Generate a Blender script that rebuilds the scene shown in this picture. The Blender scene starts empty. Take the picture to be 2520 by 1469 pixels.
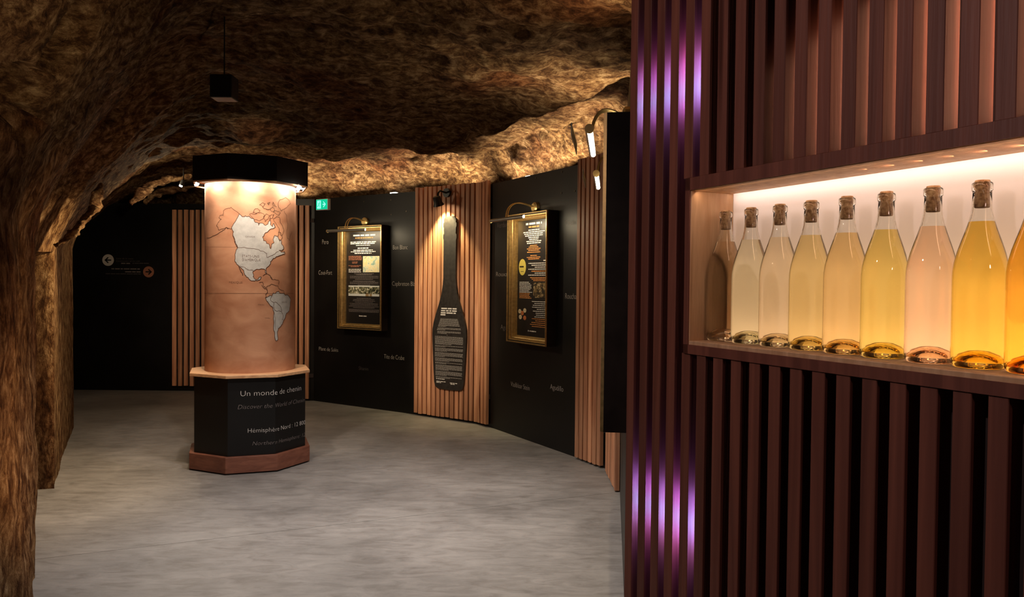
import bpy, bmesh, math, random
import numpy as np
from mathutils import Vector, Matrix
random.seed(7); rng = np.random.RandomState(7)
SC = bpy.context.scene; COL = SC.collection
# ---------------------------------------------------------------- camera, world, exposure
PITCH, ROLL, FPX, EYE = .0205, .0096, 1900., 1.55
W, H = 2520, 1469
cd = bpy.data.cameras.new('camera'); cam = bpy.data.objects.new('camera', cd); COL.objects.link(cam)
cd.sensor_fit = 'HORIZONTAL'; cd.sensor_width = 36; cd.lens = 36 * FPX / W; cd.clip_start = .05
_f = Vector((0, math.cos(PITCH), -math.sin(PITCH))); _u = Vector((0, math.sin(PITCH), math.cos(PITCH))); _x = Vector((1, 0, 0))
CR = _x * math.cos(ROLL) + _u * math.sin(ROLL); CU = -_x * math.sin(ROLL) + _u * math.cos(ROLL)
cam.matrix_world = Matrix((( CR.x, CU.x, -_f.x, 0), (CR.y, CU.y, -_f.y, 0), (CR.z, CU.z, -_f.z, EYE), (0, 0, 0, 1)))
SC.camera = cam
SC.view_settings.view_transform = 'Standard'; SC.view_settings.look = 'None'
SC.view_settings.gamma = 1; SC.view_settings.use_curve_mapping = False
SC.view_settings.exposure = 0.0
wd = bpy.data.worlds.new('world'); SC.world = wd; wd.use_nodes = True
wd.node_tree.nodes['Background'].inputs[0].default_value = (.30, .19, .14, 1)
wd.node_tree.nodes['Background'].inputs[1].default_value = .13
cy = SC.cycles
cy.max_bounces = 28; cy.transmission_bounces = 28; cy.transparent_max_bounces = 16; cy.glossy_bounces = 4; cy.diffuse_bounces = 4
cy.sample_clamp_indirect = 3.0; cy.caustics_reflective = False

CAM = Vector((0, 0, EYE))
def ray(x, y):
    return _f + CR * ((x - W / 2) / FPX) - CU * ((y - H / 2) / FPX)
def lamp(name, kind, loc, energy, color, aim=None, **kw):
    l = bpy.data.lights.new(name, kind); l.energy = energy; l.color = color
    for k, v in kw.items(): setattr(l, k, v)
    o = bpy.data.objects.new(name, l); COL.objects.link(o); o.location = loc
    if aim is not None:
        o.rotation_euler = Vector(aim).to_track_quat('-Z', 'Y').to_euler()
    return o
WARM = (1, .78, .52); WHITE = (1, .90, .76); AMB = (1, .62, .34)
# unseen spots added to light floor, walls, column and rock; no fixtures built
def spot(name, loc, to, e, col, size, blend=.8, r=.05):
    lamp(name, 'SPOT', loc, e, col, aim=Vector(to) - Vector(loc), spot_size=math.radians(size), spot_blend=blend, shadow_soft_size=r)
spot('floor_fill', (-.80, 4.75, 2.78), (-.9, 4.95, 0), 370, (1, .92, .86), 106, 1, .12)
spot('floor_fill', (-.35, 2.9, 2.72), (-.5, 3.3, 0), 96, (1, .90, .83), 106, 1, .12)
spot('niche_wall_fill', (1.1, -1.3, 2.3), (.6, 1.2, 1.2), 15, (1, .66, .62), 100, 1, .1)
spot('niche_wall_fill', (-1.3, .7, 2.5), (.6, 1.3, 1.5), 42, (1, .74, .68), 120, 1, .02)
spot('wall_fill', (-2.3, 4.9, 2.62), (-.72, 8.7, .95), 330, (1, .78, .56), 26)
spot('wall_fill', (-2.4, 4.5, 2.62), (.70, 6.6, .9), 210, (1, .74, .54), 28)
spot('wall_fill', (-1.25, 6.2, 2.60), (-2.55, 9.95, 1.2), 110, (1, .74, .52), 28)
spot('wall_fill', (-3.1, 6.6, 2.5), (-4.15, 10.7, 1.1), 85, (1, .70, .50), 34)
spot('column_fill', (-2.02, 5.50, 2.70), (-2.2, 6.13, 1.87), 95, (1, .82, .66), 47, .4, .04)
spot('rock_spot', (-.6, 1.5, 1.5), (-2.1, 3.25, 2.70), 75, (1, .74, .46), 32, 1)
spot('rock_spot', (-1.0, 3.0, .6), (-2.7, 4.0, 1.2), 60, (1, .55, .28), 80, 1, .1)
spot('rock_spot', (.2, 3.2, 1.0), (1.0, 4.6, 2.9), 14, (1, .66, .36), 48, 1, .1)
spot('pillar_spot', (-2.35, 5.75, 2.2), (-3.35, 5.5, 1.0), 190, (1, .74, .42), 100, 1)
# ---------------------------------------------------------------- helpers
def link(name, me, mat=None, parent=None, kind=None):
    o = bpy.data.objects.new(name, me); COL.objects.link(o)
    if mat is not None and not me.materials: me.materials.append(mat)
    if parent is not None: o.parent = parent
    if kind: o['kind'] = kind
    return o
def tag(o, label, cat, group=None):
    o['label'] = label; o['category'] = cat
    if group: o['group'] = group
    return o
def empty(name, loc=(0, 0, 0)):
    o = bpy.data.objects.new(name, None); COL.objects.link(o); o.location = loc; o.empty_display_size = .1
    return o
def mesh(V, F, smooth=False, name='m'):
    me = bpy.data.meshes.new(name); me.from_pydata([tuple(v) for v in V], [], F); me.update()
    if smooth: me.polygons.foreach_set('use_smooth', [True] * len(me.polygons))
    return me
class MB:
    def __init__(s): s.V = []; s.F = []
    def add(s, V, F):
        b = len(s.V); s.V += [tuple(v) for v in V]; s.F += [tuple(i + b for i in f) for f in F]
    def box(s, o, ax, ay, az):          # corner o and three edge vectors
        o, ax, ay, az = map(Vector, (o, ax, ay, az))
        P = [o, o + ax, o + ax + ay, o + ay]; P += [p + az for p in P]
        F = [(0, 3, 2, 1), (4, 5, 6, 7), (0, 1, 5, 4), (1, 2, 6, 5), (2, 3, 7, 6), (3, 0, 4, 7)]
        if ax.cross(ay).dot(az) < 0: F = [f[::-1] for f in F]
        s.add(P, F)
    def prism(s, pts, z0, z1):          # polygon (x,y) ccw
        n = len(pts); V = [(x, y, z0) for x, y in pts] + [(x, y, z1) for x, y in pts]
        s.add(V, [tuple(range(n))[::-1], tuple(range(n, 2 * n))] + [(i, (i + 1) % n, n + (i + 1) % n, n + i) for i in range(n)])
    def tube(s, pts, r, n=10, caps=True):
        pts = [Vector(p) for p in pts]; rs = r if isinstance(r, (list, tuple)) else [r] * len(pts)
        V = []; up = None
        for i, p in enumerate(pts):
            t = (pts[min(i + 1, len(pts) - 1)] - pts[max(i - 1, 0)]).normalized()
            if up is None: up = t.orthogonal().normalized()
            up = (up - t * up.dot(t)).normalized(); w = t.cross(up)
            V += [p + (up * math.cos(a) + w * math.sin(a)) * rs[i] for a in [2 * math.pi * k / n for k in range(n)]]
        F = [(i * n + k, i * n + (k + 1) % n, (i + 1) * n + (k + 1) % n, (i + 1) * n + k) for i in range(len(pts) - 1) for k in range(n)]
        if caps: F += [tuple(range(n))[::-1], tuple(range(len(V) - n, len(V)))]
        s.add(V, F)
    def lathe(s, prof, n=40, c=(0, 0, 0), closed=False):
        V = []; F = []; ring = []
        for r, z in prof:
            if r < 1e-6: ring.append((len(V), 1)); V.append((c[0], c[1], c[2] + z))
            else:
                ring.append((len(V), n)); V += [(c[0] + r * math.cos(2 * math.pi * k / n), c[1] + r * math.sin(2 * math.pi * k / n), c[2] + z) for k in range(n)]
        m = len(ring)
        for i in range(m if closed else m - 1):
            a, na = ring[i]; b, nb = ring[(i + 1) % m]
            for k in range(n):
                k2 = (k + 1) % n
                if na == 1 and nb == 1: continue
                if na == 1: F.append((a, b + k2, b + k))
                elif nb == 1: F.append((a + k, a + k2, b))
                else: F.append((a + k, a + k2, b + k2, b + k))
        s.add(V, F)
    def build(s, name, mat, parent=None, smooth=False, kind=None, bevel=0):
        me = mesh(s.V, s.F, False, name)
        if bevel:
            bm = bmesh.new(); bm.from_mesh(me)
            bmesh.ops.bevel(bm, geom=bm.edges[:], offset=bevel, segments=1, affect='EDGES', clamp_overlap=True)
            bm.to_mesh(me); bm.free()
        if smooth:
            me.polygons.foreach_set('use_smooth', [True] * len(me.polygons))
            try: me.set_sharp_from_angle(angle=math.radians(smooth if smooth is not True else 40))
            except Exception: pass
        return link(name, me, mat, parent, kind)

# ---------------------------------------------------------------- materials
def nt(name):
    m = bpy.data.materials.new(name); m.use_nodes = True
    t = m.node_tree; b = t.nodes['Principled BSDF']; return m, t, b
def N(t, kind, **kw):
    n = t.nodes.new(kind)
    for k, v in kw.items():
        if k in n.inputs: n.inputs[k].default_value = v
        else: setattr(n, k, v)
    return n
def ramp(t, fac, stops):
    r = t.nodes.new('ShaderNodeValToRGB'); e = r.color_ramp.elements
    while len(e) < len(stops): e.new(.5)
    for i, (p, c) in enumerate(stops): e[i].position = p; e[i].color = (*c, 1)
    t.links.new(fac, r.inputs[0]); return r.outputs[0]
def coords(t, scale, space='Object'):
    c = t.nodes.new('ShaderNodeTexCoord'); m = t.nodes.new('ShaderNodeMapping'); m.inputs['Scale'].default_value = scale
    t.links.new(c.outputs[space], m.inputs[0]); return m.outputs[0]
def bump(t, b, h, strength, dist, prev=None):
    n = N(t, 'ShaderNodeBump', Strength=strength, Distance=dist); t.links.new(h, n.inputs['Height'])
    if prev: t.links.new(prev, n.inputs['Normal'])
    t.links.new(n.outputs[0], b.inputs['Normal']); return n.outputs[0]
def plain(name, c, rough=.5, metal=0, emit=None, es=0, spec=.5, nz=None):
    m, t, b = nt(name); b.inputs['Base Color'].default_value = (*c, 1); b.inputs['Roughness'].default_value = rough
    b.inputs['Metallic'].default_value = metal; b.inputs['Specular IOR Level'].default_value = spec
    if emit: b.inputs['Emission Color'].default_value = (*emit, 1); b.inputs['Emission Strength'].default_value = es
    if nz:      # faint procedural grime: (scale, amount)
        v = coords(t, (1, 1, 1)); n = N(t, 'ShaderNodeTexNoise', Scale=nz[0], Detail=6.); t.links.new(v, n.inputs[0])
        lo = tuple(x * (1 - nz[1]) for x in c); hi = tuple(min(1, x * (1 + nz[1])) for x in c)
        t.links.new(ramp(t, n.outputs[0], [(.3, lo), (.7, hi)]), b.inputs['Base Color'])
        mr = N(t, 'ShaderNodeMapRange'); mr.inputs['To Min'].default_value = rough * .75; mr.inputs['To Max'].default_value = min(1, rough * 1.25)
        t.links.new(n.outputs[0], mr.inputs[0]); t.links.new(mr.outputs[0], b.inputs['Roughness'])
    return m
def wood(name, dark, light, grain=(26, 26, 1.1), rough=.55, rnd=.35, knots=True):
    m, t, b = nt(name)
    v = coords(t, grain); oi = t.nodes.new('ShaderNodeObjectInfo')
    va = N(t, 'ShaderNodeVectorMath', operation='MULTIPLY_ADD'); t.links.new(oi.outputs['Random'], va.inputs[0]); va.inputs[1].default_value = (37, 91, 53); t.links.new(v, va.inputs[2])
    n1 = N(t, 'ShaderNodeTexNoise', Scale=1.6, Detail=6., Distortion=.6); t.links.new(va.outputs[0], n1.inputs[0])
    c1 = ramp(t, n1.outputs[0], [(.30, dark), (.50, tuple((a + b_) / 2 for a, b_ in zip(dark, light))), (.68, light)])
    hs = N(t, 'ShaderNodeHueSaturation'); t.links.new(c1, hs.inputs['Color'])
    mr = N(t, 'ShaderNodeMapRange'); mr.inputs['To Min'].default_value = 1 - rnd; mr.inputs['To Max'].default_value = 1 + rnd * .6
    t.links.new(oi.outputs['Random'], mr.inputs[0]); t.links.new(mr.outputs[0], hs.inputs['Value'])
    out = hs.outputs[0]
    if knots:
        vo = N(t, 'ShaderNodeTexVoronoi', Scale=.55); t.links.new(va.outputs[0], vo.inputs[0])
        mix = N(t, 'ShaderNodeMix', data_type='RGBA', blend_type='MULTIPLY'); mix.inputs[0].default_value = 1
        k = ramp(t, vo.outputs['Distance'], [(.07, (.35, .2, .13)), (.16, (1, 1, 1))])
        t.links.new(out, mix.inputs[6]); t.links.new(k, mix.inputs[7]); out = mix.outputs[2]
    t.links.new(out, b.inputs['Base Color']); b.inputs['Roughness'].default_value = rough
    n2 = N(t, 'ShaderNodeTexNoise', Scale=6., Detail=4.); t.links.new(va.outputs[0], n2.inputs[0])
    bump(t, b, n2.outputs[0], .35, .002); return m
def rock(name, vert=False):
    m, t, b = nt(name); b.inputs['Roughness'].default_value = .95; b.inputs['Specular IOR Level'].default_value = .12
    v = coords(t, (1, 1, .42) if vert else (.8, 1.1, 1.6))
    n0 = N(t, 'ShaderNodeTexNoise', Scale=1.3, Detail=4.); t.links.new(v, n0.inputs[0])
    n1 = N(t, 'ShaderNodeTexNoise', Scale=(22. if vert else 15.), Detail=10., Roughness=.72, Distortion=.35); t.links.new(v, n1.inputs[0])
    a = ramp(t, n1.outputs[0], [(.33, (.034, .014, .006)), (.45, (.16, .078, .034)), (.54, (.36, .215, .105)), (.66, (.70, .50, .30))])
    w = ramp(t, n0.outputs[0], [(.36, (.60, .36, .24)), (.48, (1, .93, .86)), (.62, (1.0, .92, .76))])
    mx = N(t, 'ShaderNodeMix', data_type='RGBA', blend_type='MULTIPLY'); mx.inputs[0].default_value = .9
    t.links.new(a, mx.inputs[6]); t.links.new(w, mx.inputs[7]); t.links.new(mx.outputs[2], b.inputs['Base Color'])
    # pick-marks: short curled scratches, chips and grit
    vs = coords(t, (1, 1, .36) if vert else (.75, 1.15, 1.2))
    n2 = N(t, 'ShaderNodeTexNoise', Scale=(30. if vert else 24.), Detail=6., Roughness=.65, Distortion=(1.2 if vert else .7)); t.links.new(vs, n2.inputs[0])
    rid = N(t, 'ShaderNodeMath', operation='SUBTRACT'); t.links.new(n2.outputs[0], rid.inputs[0]); rid.inputs[1].default_value = .5
    ab = N(t, 'ShaderNodeMath', operation='ABSOLUTE'); t.links.new(rid.outputs[0], ab.inputs[0])
    n4 = N(t, 'ShaderNodeTexNoise', Scale=9., Detail=8., Roughness=.7); t.links.new(vs, n4.inputs[0])
    p = bump(t, b, n4.outputs[0], 1., .34 if not vert else .12)
    p = bump(t, b, ab.outputs[0], 1., .16 if not vert else .08, p)
    n3 = N(t, 'ShaderNodeTexNoise', Scale=110., Detail=4., Roughness=.75); t.links.new(vs, n3.inputs[0])
    bump(t, b, n3.outputs[0], 1., .02, p); return m
M_ROCK = rock('rough_tuffeau_rock'); M_ROCKV = rock('rock_vertical_tool_marks', True)
M_BLACK = plain('black_painted_board', (.0062, .0056, .0054), .45, spec=.35, nz=(2.2, .25))
M_SLAT = wood('larch_slat', (.46, .175, .085), (.80, .42, .235))
M_SLATR = wood('dark_larch_slat', (.135, .042, .028), (.235, .080, .052), rnd=.2)
M_NICHE = wood('niche_pine', (.62, .36, .19), (.84, .57, .34), grain=(30, 30, 3), rnd=.08, knots=False)
M_BACKING = plain('black_backing', (.030, .018, .017), .8)
M_COPPER = wood('column_wood_panel', (.40, .175, .092), (.56, .29, .165), grain=(3, 3, 5), rnd=.05, knots=False)
M_PLINTH = wood('plinth_wood', (.13, .042, .024), (.22, .080, .046), grain=(5, 5, 20), rnd=.1)
M_TOPW = wood('table_top_wood', (.50, .25, .12), (.70, .42, .22), grain=(3, 26, 26), rnd=.05, knots=False)
M_CAP = wood('black_stained_panel', (.007, .005, .0045), (.013, .010, .009), rnd=.05, knots=False)
M_CAPW = plain('black_cap_board', (.010, .0075, .007), .6, spec=.15, nz=(6, .25))
M_GOLD = plain('antique_gold_moulding', (.55, .38, .16), .38, .85, nz=(40, .2))
M_BRASS = plain('polished_brass', (.85, .60, .24), .34, .75)
M_DBRN = plain('dark_brown_frame_side', (.014, .008, .006), .5, spec=.25, nz=(12, .3))
M_PRINT = plain('black_poster_print', (.014, .012, .012), .35)
M_WTXT = plain('pale_lettering', (.62, .58, .54), .6)
M_DTXT = plain('grey_lettering', (.20, .17, .16), .6)
M_TXT = plain('white_print', (.75, .72, .68), .6)
M_OTXT = plain('orange_print', (.75, .30, .08), .6)
M_RTXT = plain('rust_print', (.33, .13, .07), .6)
M_LAND = plain('pale_engraved_land', (.46, .45, .42), .6, nz=(30, .12))
M_INK = plain('burnt_engraving', (.085, .030, .013), .8)
M_TUBE = plain('lit_lamp_tube', (1, .9, .7), .5, emit=(1, .86, .62), es=18)
M_STEEL = plain('grey_metal', (.42, .41, .39), .35, .8)
M_BLK = plain('black_metal', (.012, .012, .012), .4, .3)
M_BOARD = plain('bottle_board_black', (.026, .022, .020), .38, nz=(30, .3))
M_LED = plain('white_led_strip', (1, .9, .8), .5, emit=(1, .80, .66), es=26)
def panel_mat():
    m, t, b = nt('translucent_white_panel'); o = t.nodes['Material Output']
    d = N(t, 'ShaderNodeBsdfDiffuse'); d.inputs[0].default_value = (.86, .84, .83, 1); tr = N(t, 'ShaderNodeBsdfTranslucent'); tr.inputs[0].default_value = (.90, .86, .84, 1)
    mx = N(t, 'ShaderNodeMixShader'); mx.inputs[0].default_value = .5; t.links.new(d.outputs[0], mx.inputs[1]); t.links.new(tr.outputs[0], mx.inputs[2]); t.links.new(mx.outputs[0], o.inputs[0]); return m
M_PANEL = panel_mat()

# ---------------------------------------------------------------- floor
def floor_mat():
    m, t, b = nt('polished_concrete')
    v = coords(t, (1, 1, 1)); vs = coords(t, (.9, 2.6, 1))
    n1 = N(t, 'ShaderNodeTexNoise', Scale=.8, Detail=7., Roughness=.62); t.links.new(v, n1.inputs[0])
    n2 = N(t, 'ShaderNodeTexNoise', Scale=5., Detail=9., Roughness=.7, Distortion=1.0); t.links.new(vs, n2.inputs[0])
    a = ramp(t, n1.outputs[0], [(.34, (.150, .139, .130)), (.50, (.225, .210, .197)), (.66, (.29, .272, .255))])
    c = ramp(t, n2.outputs[0], [(.30, (.68, .66, .64)), (.52, (1, 1, 1)), (.72, (1.22, 1.2, 1.18))])
    mx = N(t, 'ShaderNodeMix', data_type='RGBA', blend_type='MULTIPLY'); mx.inputs[0].default_value = 1
    t.links.new(a, mx.inputs[6]); t.links.new(c, mx.inputs[7]); t.links.new(mx.outputs[2], b.inputs['Base Color'])
    b.inputs['Specular IOR Level'].default_value = .35
    mr = N(t, 'ShaderNodeMapRange'); mr.inputs['To Min'].default_value = .38; mr.inputs['To Max'].default_value = .72
    t.links.new(n2.outputs[0], mr.inputs[0]); t.links.new(mr.outputs[0], b.inputs['Roughness'])
    n3 = N(t, 'ShaderNodeTexNoise', Scale=28., Detail=5.); t.links.new(v, n3.inputs[0]); bump(t, b, n3.outputs[0], .22, .004)
    return m
def fl(x, y, z=0.):
    r = ray(x, y); return CAM + r * ((z - EYE) / r.z)
M_FLOOR = floor_mat()
# two concrete slabs that meet in the saw-cut joint seen across the floor
ja, jb = fl(175, 1366), fl(1500, 1213)
jd = (jb - ja).normalized(); jn = Vector((-jd.y, jd.x, 0)); J0 = ja - jd * 6; J1 = ja + jd * 9
mb = MB(); w = .0035
mb.box(J0 - Vector((0, 0, .2)), jd * 15, jn * 14, (0, 0, .2))
far = mb.build('floor', M_FLOOR, kind='structure')
mb = MB(); mb.box(J0 - jn * (w) - Vector((0, 0, .2)), jd * 15, -jn * 8, (0, 0, .2))
mb.build('slab', M_FLOOR, far)
mb = MB(); mb.box(J0 - jn * w - Vector((0, 0, .2)), jd * 15, jn * w, (0, 0, .192)); mb.build('joint', M_BACKING, far)

# ---------------------------------------------------------------- partition plan
def V2(x, y): return Vector((x, y, 0))
B = [V2(-6.6, 10.73), V2(-3.669, 10.733), V2(-3.10, 9.98), V2(-2.551, 9.951), V2(-1.102, 8.986), V2(-.339, 8.43), V2(-.222, 8.245), V2(.607, 6.806), V2(.827, 6.385), V2(.825, 5.78), V2(.46, 2.95)]
WT = 2.60
# ---------------------------------------------------------------- rock shell (heightfield vault plus left pillar wall)
def vnoise(P, seed=0):
    """gradient-free value noise on Nx3 points, vectorised"""
    I = np.floor(P).astype(np.int64); F = P - I; F = F * F * F * (F * (F * 6 - 15) + 10)
    def h(ix, iy, iz):
        n = (ix * 374761393 + iy * 668265263 + iz * 2147483647 + seed * 974711) & 0xffffffff
        n = ((n ^ (n >> 13)) * 1274126177) & 0xffffffff
        return ((n ^ (n >> 16)) & 0xffff) / 32767.5 - 1
    r = 0
    for dx in (0, 1):
        for dy in (0, 1):
            for dz in (0, 1):
                r = r + h(I[:, 0] + dx, I[:, 1] + dy, I[:, 2] + dz) * (F[:, 0] if dx else 1 - F[:, 0]) * (F[:, 1] if dy else 1 - F[:, 1]) * (F[:, 2] if dz else 1 - F[:, 2])
    return r
def fbm(P, octs, gain=.5, seed=0):
    r = 0; a = 1
    for k in range(octs): r = r + a * vnoise(P * (2.03 ** k) + 17.3 * k, seed + k); a *= gain
    return r
PX = np.array([[b.x, b.y] for b in B])
YW_X = np.array([-8, -3.669, -3.10, -2.551, -1.102, -.339, -.222, .607, .827]); YW_Y = np.array([10.73, 10.73, 9.98, 9.951, 8.986, 8.43, 8.245, 6.806, 6.385])
def behind(X, Y):
    d = np.full(X.shape, 9.)
    for a, b in zip(PX[:-1], PX[1:]):
        e = b - a; t = np.clip(((X - a[0]) * e[0] + (Y - a[1]) * e[1]) / (e @ e), 0, 1)
        d = np.minimum(d, np.hypot(X - a[0] - t * e[0], Y - a[1] - t * e[1]))
    inb = np.where(X < .827, Y > np.interp(X, YW_X, YW_Y), False) | ((X > np.interp(Y, [2.95, 5.78, 6.385], [.46, .825, .827])) & (Y > 2.95) & (X > .4))
    return np.where(inb, d, -d)
def sst(x): x = np.clip(x, 0, 1); return x * x * (3 - 2 * x)
def zceil(X, Y):
    yl = np.interp(X, [-6, -3, -.6, .13, .74, 1.5, 3], [7.6, 7.2, 6.95, 5.75, 4.7, 3.8, 2.5])
    t = Y - yl
    z = 2.815 + np.where(t < 0, np.minimum(-t, 3.2) * .115, .20 * sst(t / .7))
    db = behind(X, Y)
    z = z - np.where(db > 0, 2.2 * np.clip(db / .8, 0, 1) ** 1.35, 0)
    z = z + .10 * np.exp(-((X + 1.9) ** 2 + (Y - 4.7) ** 2) / .5)
    return z
Ys = np.concatenate([np.linspace(-2.4, 3.0, 90, endpoint=False), np.linspace(3.0, 11.8, 520)])
XLy = [.3, 2.0, 3.0, 3.72, 5.20, 5.30, 5.36, 5.55, 5.66, 6.5, 8.04, 10.5, 12]
XLx = [-1.75, -1.93, -2.02, -2.33, -3.25, -3.70, -3.84, -3.80, -3.36, -3.81, -4.58, -6.10, -6.9]
XL = np.interp(Ys, XLy, XLx)
XLs = np.interp(Ys, [.3, 2.0, 3.0, 3.72, 5.20, 5.66, 6.5, 8.04, 10.5, 12], [-1.75, -1.93, -2.02, -2.33, -3.25, -3.36, -3.81, -4.58, -6.10, -6.9])
nw, nc, ns = 90, 90, 300
ny = len(Ys)
G = np.zeros((ny, nw + nc + ns, 3))
for j, y in enumerate(Ys):
    xs, xl = XLs[j], XL[j]
    zs = np.interp(y, [.3, 5.2, 8, 12], [1.9, 1.72, 1.85, 1.9]); wc = np.interp(y, [.3, 4, 5.2, 5.7, 8, 12], [1.0, 1.05, 1.12, 1.2, 1.25, 1.5])
    zz = np.linspace(-.06, zs, nw)
    fade = 1 - sst((zz - 1.45) / .35)
    G[j, :nw, 0] = xs + (xl - xs) * fade; G[j, :nw, 2] = zz
    zc = zceil(np.array([xs + wc]), np.array([min(y, np.interp(xs + wc, YW_X, YW_Y) - .05)]))[0]
    th = np.linspace(0, math.pi / 2, nc + 1)[1:]; p = 2 / 1.35
    G[j, nw:nw + nc, 0] = xs + wc * (1 - np.cos(th) ** p); G[j, nw:nw + nc, 2] = zs + (zc - zs) * np.sin(th) ** p
    X = xs + wc + (3.0 - xs - wc) * np.linspace(0, 1, ns + 1)[1:] ** 1.0
    zx = zceil(X, np.full(X.shape, y)); k = sst((X - xs - wc) / .5)
    G[j, nw + nc:, 0] = X; G[j, nw + nc:, 2] = zc * (1 - k) + zx * k
    G[j, :, 1] = y
P = G.reshape(-1, 3).copy()
dj = np.gradient(G, axis=0); di = np.gradient(G, axis=1); Nn = np.cross(di, dj).reshape(-1, 3); Nn /= np.linalg.norm(Nn, axis=1)[:, None] + 1e-9
if Nn[(100) * (nw + nc + ns) + nw + nc + 150, 2] > 0: Nn = -Nn       # point into the room (down / +x)
disp = .085 * fbm(P * np.array([.9, .9, .9]), 3, .5, 3) + .035 * fbm(P * np.array([3.1, 4.4, 5]), 4, .55, 11)
rg = 1 - np.abs(fbm(P * np.array([1.7, 3.0, 4.0]), 3, .5, 23)); disp += -.045 * rg + .03
isw = np.zeros((ny, nw + nc + ns)); isw[:, :nw] = 1; isw[:, nw:nw + nc] = np.linspace(1, 0, nc); isw = isw.reshape(-1)
dw = .028 * fbm(P * np.array([2.2, 2.2, .7]), 4, .5, 31) + .012 * fbm(P * np.array([12, 12, 2.0]), 3, .5, 41)
calm = 1 - .7 * sst((P[:, 1] - 4.0) / .8) * isw
P += Nn * ((disp * (1 - isw * .8) + dw * isw) * calm)[:, None]
G2 = P.reshape(ny, -1, 3)
def holes(G2, cx, cy, r, depth, lo, hi):       # a few old beam sockets cut in the vault
    d = np.sqrt(((G2[..., 0] - cx[0]) / r[0]) ** 2 + ((G2[..., 1] - cx[1]) / r[1]) ** 2)
def grid_mesh(Gp, name, mat):
    a, b = Gp.shape[:2]; idx = np.arange(a * b).reshape(a, b)
    q = np.stack([idx[:-1, :-1], idx[:-1, 1:], idx[1:, 1:], idx[1:, :-1]], -1).reshape(-1, 4)
    me = bpy.data.meshes.new(name); me.vertices.add(a * b); me.vertices.foreach_set('co', Gp.reshape(-1))
    me.loops.add(q.size); me.loops.foreach_set('vertex_index', q.reshape(-1))
    me.polygons.add(len(q)); me.polygons.foreach_set('loop_start', np.arange(len(q)) * 4)
    me.update(); me.validate(); me.polygons.foreach_set('use_smooth', [True] * len(q))
    return link(name, me, mat, kind='structure')
def socket(px, py, rx, ry, depth):            # deepen the vault round the point that the photo shows dark
    r = ray(px, py).normalized(); r = np.array(r); Q = G2 - np.array([0, 0, EYE])
    t = Q @ r; perp = np.linalg.norm(Q - t[..., None] * r, axis=-1); perp = np.where(t > 0, perp / np.maximum(t, .1), 9)
    i = np.unravel_index(np.argmin(perp + (t < 0) * 9), perp.shape); c = G2[i]
    D = G2 - c; e = np.sqrt((D[..., 0] / rx) ** 2 + (D[..., 1] / rx) ** 2 + (D[..., 2] / ry) ** 2)
    s = 1 - sst((e - .75) / .5); n = Nn.reshape(G2.shape)[i]
    G2[...] = G2 - n * (s * depth)[..., None]
socket(175, 95, .10, .16, .22); socket(45, 240, .17, .09, .22); socket(62, 315, .10, .07, .16)
socket(320, 220, .06, .06, .12); socket(262, 235, .06, .05, .10); socket(275, 290, .07, .08, .10); socket(215, 462, .06, .05, .10)
KS = nw + 25
grid_mesh(G2[:, :KS + 1], 'wall_left', M_ROCKV)
grid_mesh(G2[:, KS:], 'ceiling', M_ROCK)
def ledge(path, r, mat, par):          # broken rock lip that juts from the vault
    P0 = [CAM + ray(x, y) * (Y / ray(x, y).y) for x, y, Y in path]; pts = []
    for a, b in zip(P0[:-1], P0[1:]): pts += [a.lerp(b, i / 14) for i in range(14)]
    pts.append(P0[-1]); n = 16; V = []
    for i, p in enumerate(pts):
        t = (pts[min(i + 1, len(pts) - 1)] - pts[max(i - 1, 0)]).normalized(); u = Vector((0, 0, 1)); u = (u - t * u.dot(t)).normalized(); w = t.cross(u)
        e = math.sin(math.pi * min(1, max(0, i / (len(pts) - 1)))) ** .5
        for k in range(n):
            a = 2 * math.pi * k / n; q = p + (u * math.cos(a) * .8 + w * math.sin(a) * 1.9) * r * (.15 + .85 * e); V.append(q)
    A = np.array([tuple(v) for v in V]); d = fbm(A * 14, 4, .6, 77) * r * .55 + fbm(A * 4, 2, .5, 99) * r * .5
    C = np.repeat(np.array([tuple(p) for p in pts]), n, axis=0); D = A - C; D /= np.linalg.norm(D, axis=1)[:, None] + 1e-9; A = A + D * d[:, None]
    F = [(i * n + k, i * n + (k + 1) % n, (i + 1) * n + (k + 1) % n, (i + 1) * n + k) for i in range(len(pts) - 1) for k in range(n)]
    mb = MB(); mb.add(A.tolist(), F); mb.build('rock_ledge', mat, par, smooth=60)
vault = bpy.data.objects['ceiling']
ledge([(136, 607, 5.35), (170, 585, 5.4), (205, 545, 5.45), (233, 508, 5.5), (242, 475, 5.5), (250, 450, 5.5)], .040, M_ROCK, vault)
ledge([(322, 504, 8.2), (345, 478, 8.3), (372, 456, 8.4), (400, 446, 8.5), (430, 440, 8.6), (470, 432, 8.7)], .045, M_ROCK, vault)
ledge([(356, 500, 9.3), (375, 482, 9.3), (400, 472, 9.4), (440, 466, 9.4), (490, 458, 9.4)], .04, M_ROCK, vault)
# blind rock behind the camera side, keeps the cave closed
mb = MB(); mb.box((-2.4, -2.2, 0), (6, 0, 0), (0, -.2, 0), (0, 0, 3.6)); mb.build('wall_front', M_ROCK, kind='structure')

mb = MB(); mb.box((-8, 11.7, -.1), (11, 0, 0), (0, .2, 0), (0, 0, 4)); mb.build('wall_back', M_ROCK, kind='structure')
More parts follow.
